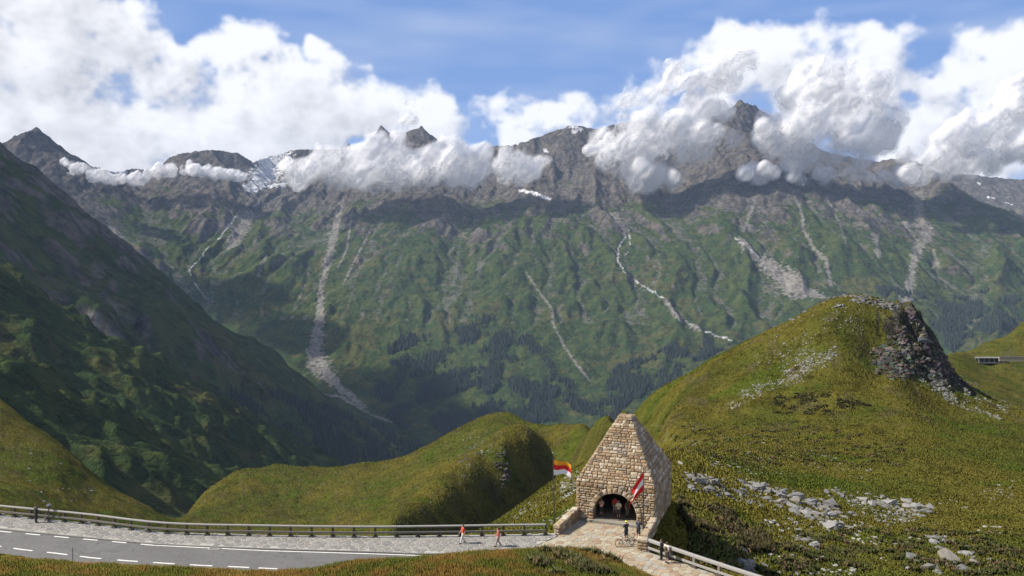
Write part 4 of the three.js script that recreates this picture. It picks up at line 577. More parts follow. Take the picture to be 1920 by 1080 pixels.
// a head, facing +z, chin at about -.12; a relaxed right hand hanging from the wrist at the origin
const headGeo = sdfMesh([-.12, -.2, -.14], [.12, .16, .16], .0085, (x, y, z) => { const p = [x, y, z]; let d = ell(p, [0, .03, -.01], [.074, .095, .092]); d = smin(d, ell(p, [0, -.055, .022], [.054, .068, .062]), .04); d = smin(d, capsule(p, [0, .005, .082], [0, -.03, .102], .010, .015), .018); d = smin(d, capsule(p, [-.02, -.068, .072], [.02, -.068, .072], .009, .009), .012); for (const s of [-1, 1]) { d = smin(d, ell(p, [s * .077, -.005, -.005], [.012, .032, .02]), .01); d = Math.max(d, -ell(p, [s * .03, .012, .092], [.017, .011, .014])); d = smin(d, ell(p, [s * .03, .01, .074], [.012, .012, .012]), .004); } return smin(d, capsule(p, [0, -.08, -.03], [0, -.19, -.035], .05, .055), .03); });
const handGeo = sdfMesh([-.06, -.2, -.06], [.06, .03, .07], .006, (x, y, z) => { const p = [x, y, z]; let d = ell(p, [0, -.06, 0], [.017, .055, .042]); d = smin(d, capsule(p, [0, .02, 0], [0, -.02, 0], .026, .024), .02); [[.030, .066], [.011, .076], [-.009, .072], [-.028, .056]].forEach(([fz, len]) => { const k = [-.008, -.105 - len * .45, fz * 1.1]; d = smin(d, Math.min(capsule(p, [0, -.095, fz], k, .0092, .0085), capsule(p, k, [-.026, -.105 - len * .92, fz * 1.1], .0085, .0072)), .006); }); const th = [-.012, -.075, .058]; return smin(d, Math.min(capsule(p, [0, -.035, .03], th, .012, .0105), capsule(p, th, [-.02, -.105, .062], .0105, .009)), .008); });
const skin = std(new THREE.Color(.36, .21, .15), .6), hairs = [lin(.035, .022, .014), lin(.12, .07, .035), lin(.25, .22, .20), lin(.02, .016, .014)].map(c => std(c, .8));
function person(label, pos, turn, o) {
  const t = thing('person', label, 'person', pos, turn, o.group), k = o.size ?? 1, J = Object.assign({ hipL: [.09, .93, 0], hipR: [-.09, .93, 0], kneeL: [.10, .50, .02], kneeR: [-.10, .50, .02], ankL: [.11, .08, -.02], ankR: [-.11, .08, -.02], shL: [.185, 1.42, -.01], shR: [-.185, 1.42, -.01], elL: [.25, 1.14, -.03], elR: [-.25, 1.14, -.03], wrL: [.25, .89, .05], wrR: [-.25, .89, .05] }, o.pose), up = (p, a, b, r0, r1) => capsule(p, a, b, r0, r1);
  const limb = (p, side, e) => Math.min(up(p, J['sh' + side], J['el' + side], .052 + e, .042 + e), 9), fore = (p, side, e) => up(p, J['el' + side], J['wr' + side], .042 + e, .029 + e), thigh = (p, side, e) => up(p, J['hip' + side], J['knee' + side], .088 + e, .060 + e), shin = (p, side, e) => up(p, J['knee' + side], J['ank' + side], .060 + e, .040 + e);
  const trunk = (p, e) => { let d = ell(p, [0, 1.22, 0], [.155 + e, .25 + e, .105 + e]); d = smin(d, ell(p, [0, .98, 0], [.150 + e, .13 + e, .105 + e]), .09); return smin(d, capsule(p, [-.13, 1.40, -.01], [.13, 1.40, -.01], .062 + e, .062 + e), .08); };
  const foot = (p, s, e) => { const a = J['ank' + s]; return smin(up(p, [a[0], a[1] - .03, a[2] - .03], [a[0] * 1.12, a[1] - .045, a[2] + .16], .038 + e, .034 + e), up(p, a, [a[0], a[1] - .03, a[2]], .042 + e, .04 + e), .03); };
  const lo = [-.46, 0, -.36], hi = [.46, 1.62, .46], c = .028;
  const body = sdfMesh(lo, hi, c, (x, y, z) => { const p = [x, y, z]; let d = trunk(p, -.012); for (const s of ['L', 'R']) { d = smin(d, Math.min(limb(p, s, 0), fore(p, s, 0)), .025); d = smin(d, thigh(p, s, -.006), .04); d = smin(d, shin(p, s, 0), .02); d = smin(d, foot(p, s, -.004), .02); } return smin(d, capsule(p, [0, 1.42, -.01], [0, 1.52, 0], .055, .052), .04); });
  const bits = [body], head = headGeo.clone(); head.rotateY(o.look ?? 0); head.translate(0, 1.625, .015); bits.push(head);
  for (const s of ['L', 'R']) { const h = handGeo.clone(); if (s === 'L') { h.scale(-1, 1, 1); h.index.array.reverse(); h.computeVertexNormals(); } const a = new THREE.Vector3(...J['el' + s]), b = new THREE.Vector3(...J['wr' + s]); h.applyQuaternion(new THREE.Quaternion().setFromUnitVectors(new THREE.Vector3(0, -1, 0), b.clone().sub(a).normalize())); h.translate(b.x, b.y, b.z); bits.push(h); }
  const fin = (g) => g.scale(k, k, k); bits.forEach(g => { for (const n of Object.keys(g.attributes)) if (n !== 'position' && n !== 'normal') g.deleteAttribute(n); }); part('body', fin(mergeGeometries(bits)), skin, t);
  const wear = (name, col, y0, y1, f) => part(name, fin(sdfMesh([lo[0], y0 - .03, lo[2]], [hi[0], y1 + .03, hi[2]], c, (x, y, z) => Math.max(f([x, y, z]), y - y1, y0 - y))), std(new THREE.Color(...col).multiplyScalar(.75), .85), t);
  const sl = o.sleeve ?? 'short';
  wear('shirt', o.shirt, .90, 1.50, (p) => { let d = trunk(p, .016); for (const s of ['L', 'R']) { d = smin(d, sl === 'short' ? Math.max(limb(p, s, .018), -(p[1] - J['el' + s][1]) + .04 * (J['el' + s][1] < 1.3 ? 1 : -2)) : limb(p, s, .016), .03); if (sl === 'long') d = smin(d, fore(p, s, .014), .02); } return d; });
  wear('trousers', o.trousers, o.shorts ? .42 : .06, .99, (p) => { let d = ell(p, [0, .97, 0], [.165, .12, .118]); for (const s of ['L', 'R']) { d = smin(d, thigh(p, s, .016), .05); if (!o.shorts) d = smin(d, shin(p, s, .016), .03); else d = Math.min(d, up(p, J['knee' + s], J['ank' + s].map((v, i) => lerp(J['knee' + s][i], v, .12)), .078, .076)); } return d; });
  for (const s of ['L', 'R']) part('shoe', fin(sdfMesh([J['ank' + s][0] - .12, -.01, J['ank' + s][2] - .14], [J['ank' + s][0] + .12, .15, J['ank' + s][2] + .28], .014, (x, y, z) => Math.max(foot([x, y, z], s, .012), y - .11, .002 - y))), std(lin(...(o.shoes ?? [.03, .03, .03])), .7), t);
  const hair = sdfMesh([-.13, 1.5, -.17], [.13, 1.8, .17], .011, (x, y, z) => { const q = [x, y - 1.625, z - .015]; let d = ell(q, [0, .04, -.02], [.085, .1, .1]); if (o.long) d = smin(d, capsule(q, [0, .0, -.085], [0, -.1, -.09], .06, .045), .03); return Math.max(d, (q[2] - .05) * .8 + (.045 - q[1]) * .75, -q[1] - (o.long ? .13 : .07)); }); hair.translate(0, -1.625, -.015); hair.rotateY(o.look ?? 0); hair.translate(0, 1.625, .015); part('hair', fin(hair), hairs[o.hair ?? 0], t);
  if (o.helmet) { const g = sdfMesh([-.14, -.02, -.16], [.14, .18, .16], .011, (x, y, z) => { const p = [x, y, z]; return Math.max(ell(p, [0, .035, -.012], [.102, .112, .128]), -ell(p, [0, .02, -.012], [.086, .096, .108]), .03 - y - z * .12, ...[-.045, 0, .045].map(v => .006 - Math.max(Math.abs(x - v) - .009, Math.abs(z) - .07, .07 - y))); }); g.rotateY(o.look ?? 0); g.translate(0, 1.625, .015); part('helmet', fin(g), std(new THREE.Color(...o.helmet), .4), t); }
  if (o.pack) { const g = sdfMesh([-.2, 1.0, -.32], [.2, 1.5, -.05], .02, (x, y, z) => ell([x, y, z], [0, 1.24, -.17], [.14, .22, .095])); part('backpack', fin(g), std(lin(...o.pack), .85), t); }
  return t;
}
const onHip = { elL: [.36, 1.16, -.08], wrL: [.20, 1.0, .08] }, folded = { elL: [.26, 1.16, .02], wrL: [.02, 1.17, .20], elR: [-.26, 1.15, .02], wrR: [-.03, 1.12, .22] }, walk = { kneeL: [.09, .50, .14], ankL: [.10, .10, .22], kneeR: [-.09, .49, -.02], ankR: [-.10, .12, -.26], elL: [.23, 1.15, -.12], wrL: [.24, .93, -.10], elR: [-.23, 1.14, .06], wrR: [-.24, .93, .2] }, reach = { elR: [-.26, 1.18, .14], wrR: [-.22, .99, .36], elL: [.26, 1.16, .1], wrL: [.2, .98, .34] }, photo = { elL: [.27, 1.2, .12], wrL: [.08, 1.45, .26], elR: [-.27, 1.2, .12], wrR: [-.08, 1.45, .26] };
const P_ = (px, py, y = .1) => { const [x, z] = gy(px, py); return [x, y, z]; };
person('person in dark clothes standing at the rail fence beside the slim grey post', P_(68, 982), 2.6, { shirt: [.035, .03, .03], trousers: [.02, .02, .022], sleeve: 'long', hair: 1, pose: folded });
person('person in orange-red shirt and white trousers walking on the pavement', P_(868, 1021), -1.2, { shirt: [.62, .08, .03], trousers: [.62, .60, .58], pose: walk, hair: 1, size: .97 });
person('person in faded red jacket and grey trousers walking near the memorial wall', P_(934, 1027), -1.5, { shirt: [.45, .14, .10], trousers: [.32, .26, .24], sleeve: 'long', pose: walk, hair: 0, long: true, size: .97 });
const hall = (lx, lz) => { const [x, z] = mw(lx, lz); return [x, .33, z]; };
person('person in pale pink shirt and dark shorts under the arch', hall(-1.55, -1.0), -.5, { shirt: [.72, .48, .42], trousers: [.03, .03, .035], shorts: true, pose: photo, hair: 1, long: true });
person('person in bright red shirt and grey shorts inside the arched hall', hall(-.45, -1.9), 2.9, { shirt: [.62, .05, .05], trousers: [.33, .32, .34], shorts: true, hair: 0 });
person('person in cream shirt with arms folded under the arch', hall(.15, -.9), -.3, { shirt: [.72, .64, .44], trousers: [.05, .045, .05], shorts: true, pose: folded, hair: 2 });
person('person in grey-brown shirt standing back in the arched hall', hall(.85, -1.5), .5, { shirt: [.10, .09, .08], trousers: [.16, .13, .11], hair: 0 });
person('cyclist in black kit with bright yellow helmet', P_(1174, 1016), -2.7, { shirt: [.025, .025, .03], trousers: [.02, .02, .022], shorts: true, helmet: [.65, .75, .05], pose: reach, hair: 3, size: 1.02 });
person('cyclist in black and blue kit with dark reddish helmet', P_(1197, 1012), 2.5, { shirt: [.03, .035, .06], trousers: [.02, .02, .025], shorts: true, helmet: [.16, .05, .03], pose: reach, hair: 3, size: 1.02 });
person('person in black jacket leaning by the timber parapet', P_(1240, 1052), -2.2, { shirt: [.022, .022, .024], trousers: [.02, .02, .02], sleeve: 'long', hair: 0, pose: onHip });
person('person in pale shirt and dark shorts beside the timber parapet', P_(1250, 1058), 2.2, { shirt: [.66, .55, .45], trousers: [.05, .04, .04], shorts: true, hair: 1, pack: [.14, .12, .06] });
function bicycle(label, pos, turn, frameCol) {
  const t = thing('bicycle', label, 'bicycle', pos, turn, 'bicycles on the forecourt'), fm = new THREE.MeshStandardMaterial({ color: lin(...frameCol), roughness: .3, metalness: .3 }), tyre = std(lin(.018, .018, .02), .85), met = new THREE.MeshStandardMaterial({ color: lin(.45, .45, .47), roughness: .35, metalness: .9 });
  const tube = (a, b, r) => { const A = new THREE.Vector3(...a), B = new THREE.Vector3(...b), g = new THREE.CylinderGeometry(r, r, A.distanceTo(B), 10); g.applyQuaternion(new THREE.Quaternion().setFromUnitVectors(new THREE.Vector3(0, 1, 0), B.clone().sub(A).normalize())); const m = A.add(B).multiplyScalar(.5); g.translate(m.x, m.y, m.z); return g; };
  const rear = [-.5, .34, 0], frontW = [.52, .34, 0], bb = [-.06, .29, 0], seat = [-.2, .80, 0], head = [.36, .82, 0], headL = [.40, .66, 0];
  for (const c of [rear, frontW]) { const w = new THREE.Group(); w.name = 'wheel'; w.position.set(...c); t.add(w); part('tyre', new THREE.TorusGeometry(.33, .019, 10, 44), tyre, w); part('rim', new THREE.TorusGeometry(.305, .011, 8, 44), met, w); const sp = []; for (let k = 0; k < 20; k++) { const a = k * Math.PI / 10; sp.push(tube([.02 * Math.cos(a + 1), .02 * Math.sin(a + 1), k % 2 ? .02 : -.02], [.3 * Math.cos(a), .3 * Math.sin(a), 0], .0022)); } sp.push(tube([0, 0, -.05], [0, 0, .05], .02)); part('spokes', mergeGeometries(sp), met, w); }
  part('frame', mergeGeometries([tube(bb, seat, .017), tube(seat, head, .017), tube(bb, headL, .021), tube(head, headL, .02), ...[-.045, .045].flatMap(z => [tube([rear[0], rear[1], z], [bb[0], bb[1], z * .5], .010), tube([rear[0], rear[1], z], [seat[0], seat[1] - .04, z * .3], .009)])]), fm, t);
  part('fork', mergeGeometries([-.05, .05].map(z => tube([headL[0], headL[1], z * .6], [frontW[0], frontW[1], z], .012))), fm, t); part('seat_post', tube(seat, [-.235, .93, 0], .013), met, t);
  const sg = sdfMesh([-.42, .9, -.1], [-.06, 1.0, .1], .01, (x, y, z) => smin(ell([x, y, z], [-.31, .945, 0], [.09, .025, .075]), capsule([x, y, z], [-.28, .945, 0], [-.11, .95, 0], .026, .016), .03)); part('saddle', sg, tyre, t);
  part('handlebar', mergeGeometries([tube(head, [.36, .93, 0], .014), tube([.36, .93, 0], [.45, .95, 0], .013), tube([.45, .95, -.22], [.45, .95, .22], .012), ...[-.22, .22].flatMap(z => [tube([.45, .95, z], [.53, .92, z], .013), tube([.53, .92, z], [.52, .83, z], .013), tube([.52, .83, z], [.43, .80, z], .013)])]), tyre, t);
  const cr = new THREE.TorusGeometry(.095, .008, 6, 28); cr.translate(...bb.map((v, i) => i === 2 ? .05 : v)); part('crank', mergeGeometries([cr, tube([bb[0], bb[1], .06], [bb[0] + .12, bb[1] - .12, .07], .009), tube([bb[0], bb[1], -.06], [bb[0] - .12, bb[1] + .12, -.07], .009)].map(g => g.index ? g.toNonIndexed() : g)), met, t);
  for (const [x, y, z] of [[.12, -.12, .1], [-.12, .12, -.1]]) { const p = part('pedal', new THREE.BoxGeometry(.09, .02, .08), tyre, t); p.position.set(bb[0] + x, bb[1] + y, z); }
  t.rotation.order = 'YXZ'; t.rotation.x = -.06; return t;
}
bicycle('dark racing bicycle held by the cyclist with yellow helmet', P_(1171, 1028, .115), .15, [.03, .03, .035]);
bicycle('red and black racing bicycle beside the stone end pier', P_(1193, 1022, .115), .55, [.35, .03, .03]);

// ---------------------------------------------------------------- clouds among the peaks: lumpy bodies of mist, dense inside and thinner in the outer layers
function surfaceNets(nx, ny, nz, f, iso) {                               // f: Float32Array field, inside where f > iso; returns positions in cells, indices
  const id = new Int32Array(nx * ny * nz).fill(-1), P = [], I = [], sy = nx, sz = nx * ny;
  const off = [0, 1, sy, 1 + sy, sz, 1 + sz, sy + sz, 1 + sy + sz], ox = [0, 1, 0, 1, 0, 1, 0, 1], oy = [0, 0, 1, 1, 0, 0, 1, 1], oz = [0, 0, 0, 0, 1, 1, 1, 1], E = [[0, 1], [0, 2], [0, 4], [1, 3], [1, 5], [2, 3], [2, 6], [3, 7], [4, 5], [4, 6], [5, 7], [6, 7]];
  for (let z = 0; z < nz - 1; z++) for (let y = 0; y < ny - 1; y++) for (let x = 0; x < nx - 1; x++) {
    const b = x + y * sy + z * sz; let m = 0; for (let k = 0; k < 8; k++) if (f[b + off[k]] > iso) m |= 1 << k; if (m === 0 || m === 255) continue;
    let px = 0, py = 0, pz = 0, n = 0; for (const [p, q] of E) { const a = f[b + off[p]], c = f[b + off[q]]; if ((a > iso) === (c > iso)) continue; const t = (iso - a) / (c - a); px += ox[p] + t * (ox[q] - ox[p]); py += oy[p] + t * (oy[q] - oy[p]); pz += oz[p] + t * (oz[q] - oz[p]); n++; }
    id[b] = P.length / 3; P.push(x + px / n, y + py / n, z + pz / n);
  }
  const quad = (a, b, c, d, flip) => { if (a < 0 || b < 0 || c < 0 || d < 0) return; if (flip) I.push(a, c, b, b, c, d); else I.push(a, b, c, b, d, c); };
  for (let z = 1; z < nz - 1; z++) for (let y = 1; y < ny - 1; y++) for (let x = 1; x < nx - 1; x++) {
    const b = x + y * sy + z * sz, v = f[b] > iso;
    if (v !== f[b + 1] > iso) quad(id[b - sy - sz], id[b - sz], id[b - sy], id[b], !v);
    if (v !== f[b + sy] > iso) quad(id[b - 1 - sz], id[b - 1], id[b - sz], id[b], !v);
    if (v !== f[b + sz] > iso) quad(id[b - 1 - sy], id[b - sy], id[b - 1], id[b], !v);
  }
  return { P, I };
}
const mist = (o) => new THREE.MeshPhysicalMaterial({ color: new THREE.Color(.82, .82, .835), roughness: 1, specularIntensity: 0, transparent: true, opacity: o, transmission: .5, thickness: 0, side: THREE.DoubleSide });
const MIST = [[.40, mist(.46)], [.22, mist(.27)], [.08, mist(.16)], [-.06, mist(.075)]];
function cloud(label, lumps, cell, rough, name = 'cloud', group = 'clouds drifting across the peaks') {       // lumps: [x, y, z, radius]
  const lo = [1e9, 1e9, 1e9], hi = [-1e9, -1e9, -1e9]; for (const l of lumps) for (let k = 0; k < 3; k++) { lo[k] = Math.min(lo[k], l[k] - l[3] * 1.45); hi[k] = Math.max(hi[k], l[k] + l[3] * 1.45); }
  const n = [0, 1, 2].map(k => Math.ceil((hi[k] - lo[k]) / cell) + 2), f = new Float32Array(n[0] * n[1] * n[2]).fill(-1);
  const R = Math.max(...lumps.map(l => l[3])) * .85, s1 = 1 / (R * .95), s2 = 1 / (R * .34);
  for (let z = 1; z < n[2] - 1; z++) for (let y = 1; y < n[1] - 1; y++) { const row = lumps.filter(l => Math.hypot((lo[1] + y * cell - l[1]) * 1.12, lo[2] + z * cell - l[2]) < l[3] * 1.38); if (row.length) for (let x = 1; x < n[0] - 1; x++) {
    const wx = lo[0] + x * cell, wy = lo[1] + y * cell, wz = lo[2] + z * cell; let v = 0;
    for (const l of row) { const dx = wx - l[0], dy = (wy - l[1]) * 1.12, dz = wz - l[2], q = 1 - (dx * dx + dy * dy + dz * dz) / (l[3] * l[3] * 1.9); if (q > 0) v = 1 - (1 - v) * (1 - q * (l[4] ?? 1)); }
    if (v < .02) continue;
    f[(z * n[1] + y) * n[0] + x] = v - .36 + rough * ((fbm3((wx - .5 * wy) * s1, wy * s1 * .75, wz * s1, 4, .52) - .5) * 2.6 + (fbm3(wx * s2 + 7, wy * s2, wz * s2, 3, .5) - .5) * .8);
  } }
  const c = [(lo[0] + hi[0]) / 2, lo[1], (lo[2] + hi[2]) / 2], g = new THREE.Group();
  addTop(g, name); g.position.set(...c); tag(g, label, 'cloud', group);
  MIST.forEach(([iso, m], k) => {
    const { P, I } = surfaceNets(...n, f, iso); if (!I.length) return; for (let i = 0; i < P.length; i += 3) for (let q = 0; q < 3; q++) P[i + q] = lo[q] + P[i + q] * cell - c[q];
    const geo = new THREE.BufferGeometry(); geo.setAttribute('position', new THREE.Float32BufferAttribute(P, 3)); geo.setIndex(I); geo.computeVertexNormals(); part(k ? 'thin_layer' : 'dense_core', geo, m, g); cloudTris += I.length / 3;
  });
  return g;
}
let cloudTris = 0;
const torn = (list, D, seed) => { const r = rng(seed), out = []; for (const [a, b, R, w = 1] of list) { out.push(lump(a, b, R * .84, D + (r() - .5) * 200, w * .66)); for (let k = 0; k < 3; k++) { const t = r() * 6.28, d = R * (.6 + r() * .9); out.push(lump(a + Math.cos(t) * d, b - Math.abs(Math.sin(t)) * d * .8 + R * .15, R * (.35 + r() * .4), D + (r() - .5) * 260, w * (.4 + r() * .5))); } } return out; };
const lump = (px, py, rad, D, w) => { const p = at(px, py, D); return [p.x, p.y, p.z, rad * D / FPX, w]; };
cloud('long white cloud bank lying across the twin rocky peaks', torn([[556, 336, 24], [572, 318, 28], [600, 310, 42], [645, 312, 48], [690, 296, 46], [738, 262, 26], [754, 226, 17, .7], [700, 325, 40], [755, 312, 50], [800, 325, 40], [845, 312, 38], [880, 325, 36], [915, 318, 32], [960, 318, 38], [1000, 306, 26], [620, 338, 26], [885, 288, 20, .6], [772, 196, 15, .5], [690, 250, 16, .5]], 5050, 7), 16, .82);
cloud('bright cloud bank hanging over the rock face left of the highest peak', torn([[1130, 288, 26], [1165, 275, 34], [1205, 258, 46], [1250, 240, 50], [1300, 225, 46], [1330, 208, 32], [1190, 312, 38], [1235, 325, 34], [1262, 350, 22], [1215, 345, 26], [1280, 275, 40], [1330, 262, 36], [1160, 205, 24, .7], [1210, 180, 28, .7], [1270, 165, 34, .8], [1330, 150, 36, .8], [1365, 120, 32, .7], [1305, 310, 26, .6], [1362, 262, 22, .7]], 5000, 14), 16, .82);
cloud('huge ragged cloud pile covering the highest peak and ridge right of it', torn([[1460, 262, 40], [1500, 235, 50], [1550, 205, 56], [1600, 215, 60], [1560, 265, 54], [1610, 275, 50], [1500, 290, 40], [1500, 180, 30, .6], [1530, 150, 44, .8], [1590, 145, 44, .8], [1650, 195, 46, .8], [1660, 255, 40, .8], [1420, 330, 24], [1445, 338, 20], [1500, 345, 18], [1490, 320, 22, .8], [1555, 338, 22], [1600, 330, 24, .8], [1650, 335, 24], [1690, 330, 26]], 4950, 21), 16, .82);
cloud('white cloud bank resting on the ridge above the snow patches', torn([[1720, 325, 28], [1755, 318, 30], [1790, 305, 36], [1830, 310, 34], [1865, 300, 34], [1900, 280, 38], [1800, 270, 34, .8], [1850, 250, 40], [1900, 215, 46], [1940, 180, 50], [1960, 260, 50], [1760, 280, 30, .7], [1700, 300, 26, .7]], 4650, 28), 16, .82);
const wisp = (pts, n, seed, D) => { const r = rng(seed), L = []; for (let k = 0; k < n; k++) { const q = r() * (pts.length - 1), i = Math.floor(q), t = q - i; L.push(lump(lerp(pts[i][0], pts[i + 1][0], t) + (r() - .5) * 16, lerp(pts[i][1], pts[i + 1][1], t) + (r() - .5) * 11, 5 + r() * 8, D + (r() - .5) * 120, .35 + r() * .45)); } return L; };
cloud('small torn wisp below the pointed peak', wisp([[126, 304], [150, 318], [185, 330], [212, 338]], 26, 5, 4900), 7, .9);
cloud('thin torn wisp on the saddle beside the round summit', wisp([[205, 336], [250, 334], [290, 326], [325, 312]], 30, 6, 5300), 7, .9);
cloud('faint wisp in front of the round summit', wisp([[352, 312], [380, 322], [420, 326], [470, 334]], 28, 7, 5300), 7, .9);
// unseen cumulus added out of the picture, shaped to shade the valley's left side
{ const r = rng(77), L = []; const spot = (x, y, z, H) => [x + SUN_DIR.x / SUN_DIR.y * H, y + H, z + SUN_DIR.z / SUN_DIR.y * H];
  for (const [x, y, z, R] of [[-1250, 100, -2750, 330], [-1000, -100, -2500, 300], [-800, -300, -2700, 260], [-560, -480, -2600, 210], [-1250, 0, -2150, 240], [-1500, 200, -3300, 300], [-1450, -300, -4250, 260], [-1150, -380, -3850, 190], [-950, -200, -2250, 250], [-620, -380, -2150, 190], [-1000, -50, -3050, 250], [-1350, 100, -1900, 200], [-700, -150, -1500, 110]]) for (let k = 0; k < 3; k++) { const p = spot(x + (r() - .5) * R, y, z + (r() - .5) * R, 1500); L.push([p[0], p[1] + (r() - .3) * 120, p[2], R * (.55 + r() * .45)]); }
  cloud('broad unseen cumulus cloud added overhead to shade the left side of the valley', L, 60, .6, 'cloud', 'added unseen clouds overhead');
}
console.log('cloud triangles', cloudTris);

// ---------------------------------------------------------------- finding the ground seen at a place of the photograph
function nearHit(px, py) { const a = at(px, py, 100), ang = Math.atan2(a.x, 100), hor = Math.hypot(a.x, 100), s = (a.y - EYE) / hor, { NA, NR, radii, P, A0, A1 } = NEAR, u = (ang - A0) / (A1 - A0) * (NA - 1), i = Math.floor(u), f = u - i; if (i < 0 || i >= NA - 1) return null; let prev = 1; for (let j = 0; j < NR; j++) { const k = (j * NA + i) * 3 + 1, y = lerp(P[k], P[k + 3], f), d = EYE + s * radii[j] - y; if (d <= 0) { const t = j ? prev / (prev - d) : 0, r = lerp(radii[Math.max(0, j - 1)], radii[j], t); return new THREE.Vector3(Math.sin(ang) * r, EYE + s * r, -Math.cos(ang) * r); } prev = d; } return null; }
function nearY(x, z) { const { NA, NR, radii, P, A0, A1 } = NEAR, r = Math.hypot(x, z), u = (Math.atan2(x, -z) - A0) / (A1 - A0) * (NA - 1), i = clamp(Math.floor(u), 0, NA - 2), f = u - i; let lo = 0, hi = NR - 1; while (hi - lo > 1) { const m = (lo + hi) >> 1; if (radii[m] > r) hi = m; else lo = m; } const t = (r - radii[lo]) / (radii[hi] - radii[lo]), k = (lo * NA + i) * 3 + 1, q = (hi * NA + i) * 3 + 1; return lerp(lerp(P[k], P[k + 3], f), lerp(P[q], P[q + 3], f), t); }
const inPoly = (P, x, y) => { let c = false; for (let i = 0, j = P.length - 1; i < P.length; j = i++) if ((P[i][1] > y) !== (P[j][1] > y) && x < (P[j][0] - P[i][0]) * (y - P[i][1]) / (P[j][1] - P[i][1]) + P[i][0]) c = !c; return c; };
function scatter(poly, n, seed, fn) { const r = rng(seed), xs = poly.map(p => p[0]), ys = poly.map(p => p[1]), x0 = Math.min(...xs), x1 = Math.max(...xs), y0 = Math.min(...ys), y1 = Math.max(...ys); let made = 0; for (let k = 0; k < n * 30 && made < n; k++) { const x = lerp(x0, x1, r()), y = lerp(y0, y1, r()); if (inPoly(poly, x, y) && fn(x, y, r) !== false) made++; } }
function instanced(name, geo, mat, list, label) { const m = new THREE.InstancedMesh(geo, mat, list.length), M = new THREE.Matrix4(), q = new THREE.Quaternion(), e = new THREE.Euler(), c = new THREE.Color(); list.forEach((l, i) => { e.set(l.rx ?? 0, l.ry, l.rz ?? 0, 'YXZ'); q.setFromEuler(e); M.compose(l.p, q, l.s); m.setMatrixAt(i, M); c.setRGB(...l.c); m.setColorAt(i, c); }); addTop(m, name, 'stuff'); if (label) m.userData.label = label; return m; }
// ---------------------------------------------------------------- woods on the far slopes
{
  const parts = [], r = rng(3); const tr = new THREE.CylinderGeometry(.05, .14, 2, 5); tr.translate(0, .6, 0); parts.push(tr.toNonIndexed());
  for (let k = 0; k < 5; k++) { const y = .1 + k * .17, R = .27 * (1 - k * .17), g = new THREE.ConeGeometry(R, .34, 7, 1, true), p = g.attributes.position; for (let i = 0; i < p.count; i++) { const f = 1 + (r() - .5) * .5; p.setX(i, p.getX(i) * f); p.setZ(i, p.getZ(i) * f); if (p.getY(i) < 0) p.setY(i, p.getY(i) - r() * .06); } g.translate(0, y + .17, 0); parts.push(g.toNonIndexed()); }
  parts.forEach(g => { g.deleteAttribute('uv'); g.deleteAttribute('normal'); g.computeVertexNormals(); }); parts[0].scale(1, .5, 1);
  const spruce = mergeGeometries(parts), mat = new THREE.MeshStandardMaterial({ color: WHITE, roughness: 1 });
  const wood = (name, label, areas, seed) => { const list = []; areas.forEach(([poly, n, thr, d0], q) => scatter(poly, n, seed + q, (x, y, r) => { const h = farHit(x, y, d0 ?? 1400, 6000); if (!h) return false; const w = fbm(h[0] / 140 + 3, h[1] / 140, 4, .6); if (w < thr + (r() - .5) * .16) return false; const s = 13 + r() * 13, v = .7 + r() * .6; list.push({ p: new THREE.Vector3(h[0] + (r() - .5) * 8, farBase(h[0], h[1]) - 1.5, h[1] + (r() - .5) * 8), ry: r() * 6.3, s: new THREE.Vector3(s * (.8 + r() * .4), s, s * (.8 + r() * .4)), c: [.012 * v, .021 * v, .011 * v] }); })); if (list.length) instanced(name, spruce, mat, list, label); console.log(name, list.length); };
  wood('spruce_forest', 'dark spruce groves on the sunny slope above the valley floor', [[[[720, 640], [860, 610], [1000, 640], [1080, 730], [1060, 800], [900, 800], [780, 830], [700, 760]], 4200, .10], [[[780, 720], [900, 690], [1060, 740], [1060, 790], [860, 810], [780, 800]], 3000, .02], [[[830, 600], [900, 590], [1000, 610], [1000, 660], [830, 660]], 400, .2]], 11);
  wood('spruce_forest', 'dense dark spruce forest in the shaded valley bottom', [[[[430, 720], [560, 750], [700, 790], [800, 840], [700, 880], [560, 880], [450, 820]], 1300, .02]], 41);
  wood('spruce_forest', 'spruce belt below the waterfall stream', [[[[1140, 700], [1230, 660], [1290, 640], [1400, 630], [1300, 690], [1200, 760], [1130, 770]], 1500, .0], [[[1000, 760], [1160, 740], [1160, 790], [1020, 790]], 500, -.05]], 71);
  wood('spruce_forest', 'spruce wood on the slope above the road gallery', [[[[1770, 560], [1900, 540], [1920, 600], [1850, 640], [1780, 660], [1740, 600]], 2200, -.02], [[[1640, 540], [1760, 560], [1760, 620], [1700, 600]], 300, .15]], 91);
}
// ---------------------------------------------------------------- rocks
function rockGeo(seed, flat = .6) { const r = rng(seed), g = new THREE.BoxGeometry(2, 2 * flat, 1.5, 2, 2, 2), p = g.attributes.position, cuts = [], v = new THREE.Vector3(), key = new Map(); for (let k = 0; k < 6; k++) { const n = new THREE.Vector3(r() - .5, (r() - .25) * .9, r() - .5).normalize(); cuts.push([n, .5 + r() * .45]); } for (let i = 0; i < p.count; i++) { v.fromBufferAttribute(p, i); const id = v.toArray().map(q => q.toFixed(2)).join(); if (!key.has(id)) { const w = v.clone(); w.x += (r() - .5) * .35; w.y += (r() - .5) * .25; w.z += (r() - .5) * .35; for (const [n, d] of cuts) { const q = w.dot(n) - d; if (q > 0) w.addScaledVector(n, -q); } key.set(id, w); } const w = key.get(id); p.setXYZ(i, w.x, w.y, w.z); } g.deleteAttribute('normal'); g.computeVertexNormals(); return g; }
const rocks = [1, 2, 3, 4, 5, 6].map(k => rockGeo(k * 13, .45 + .12 * (k % 3)));
const rockGrain = grainTex.clone(); rockGrain.repeat.set(1.5, 1.5);
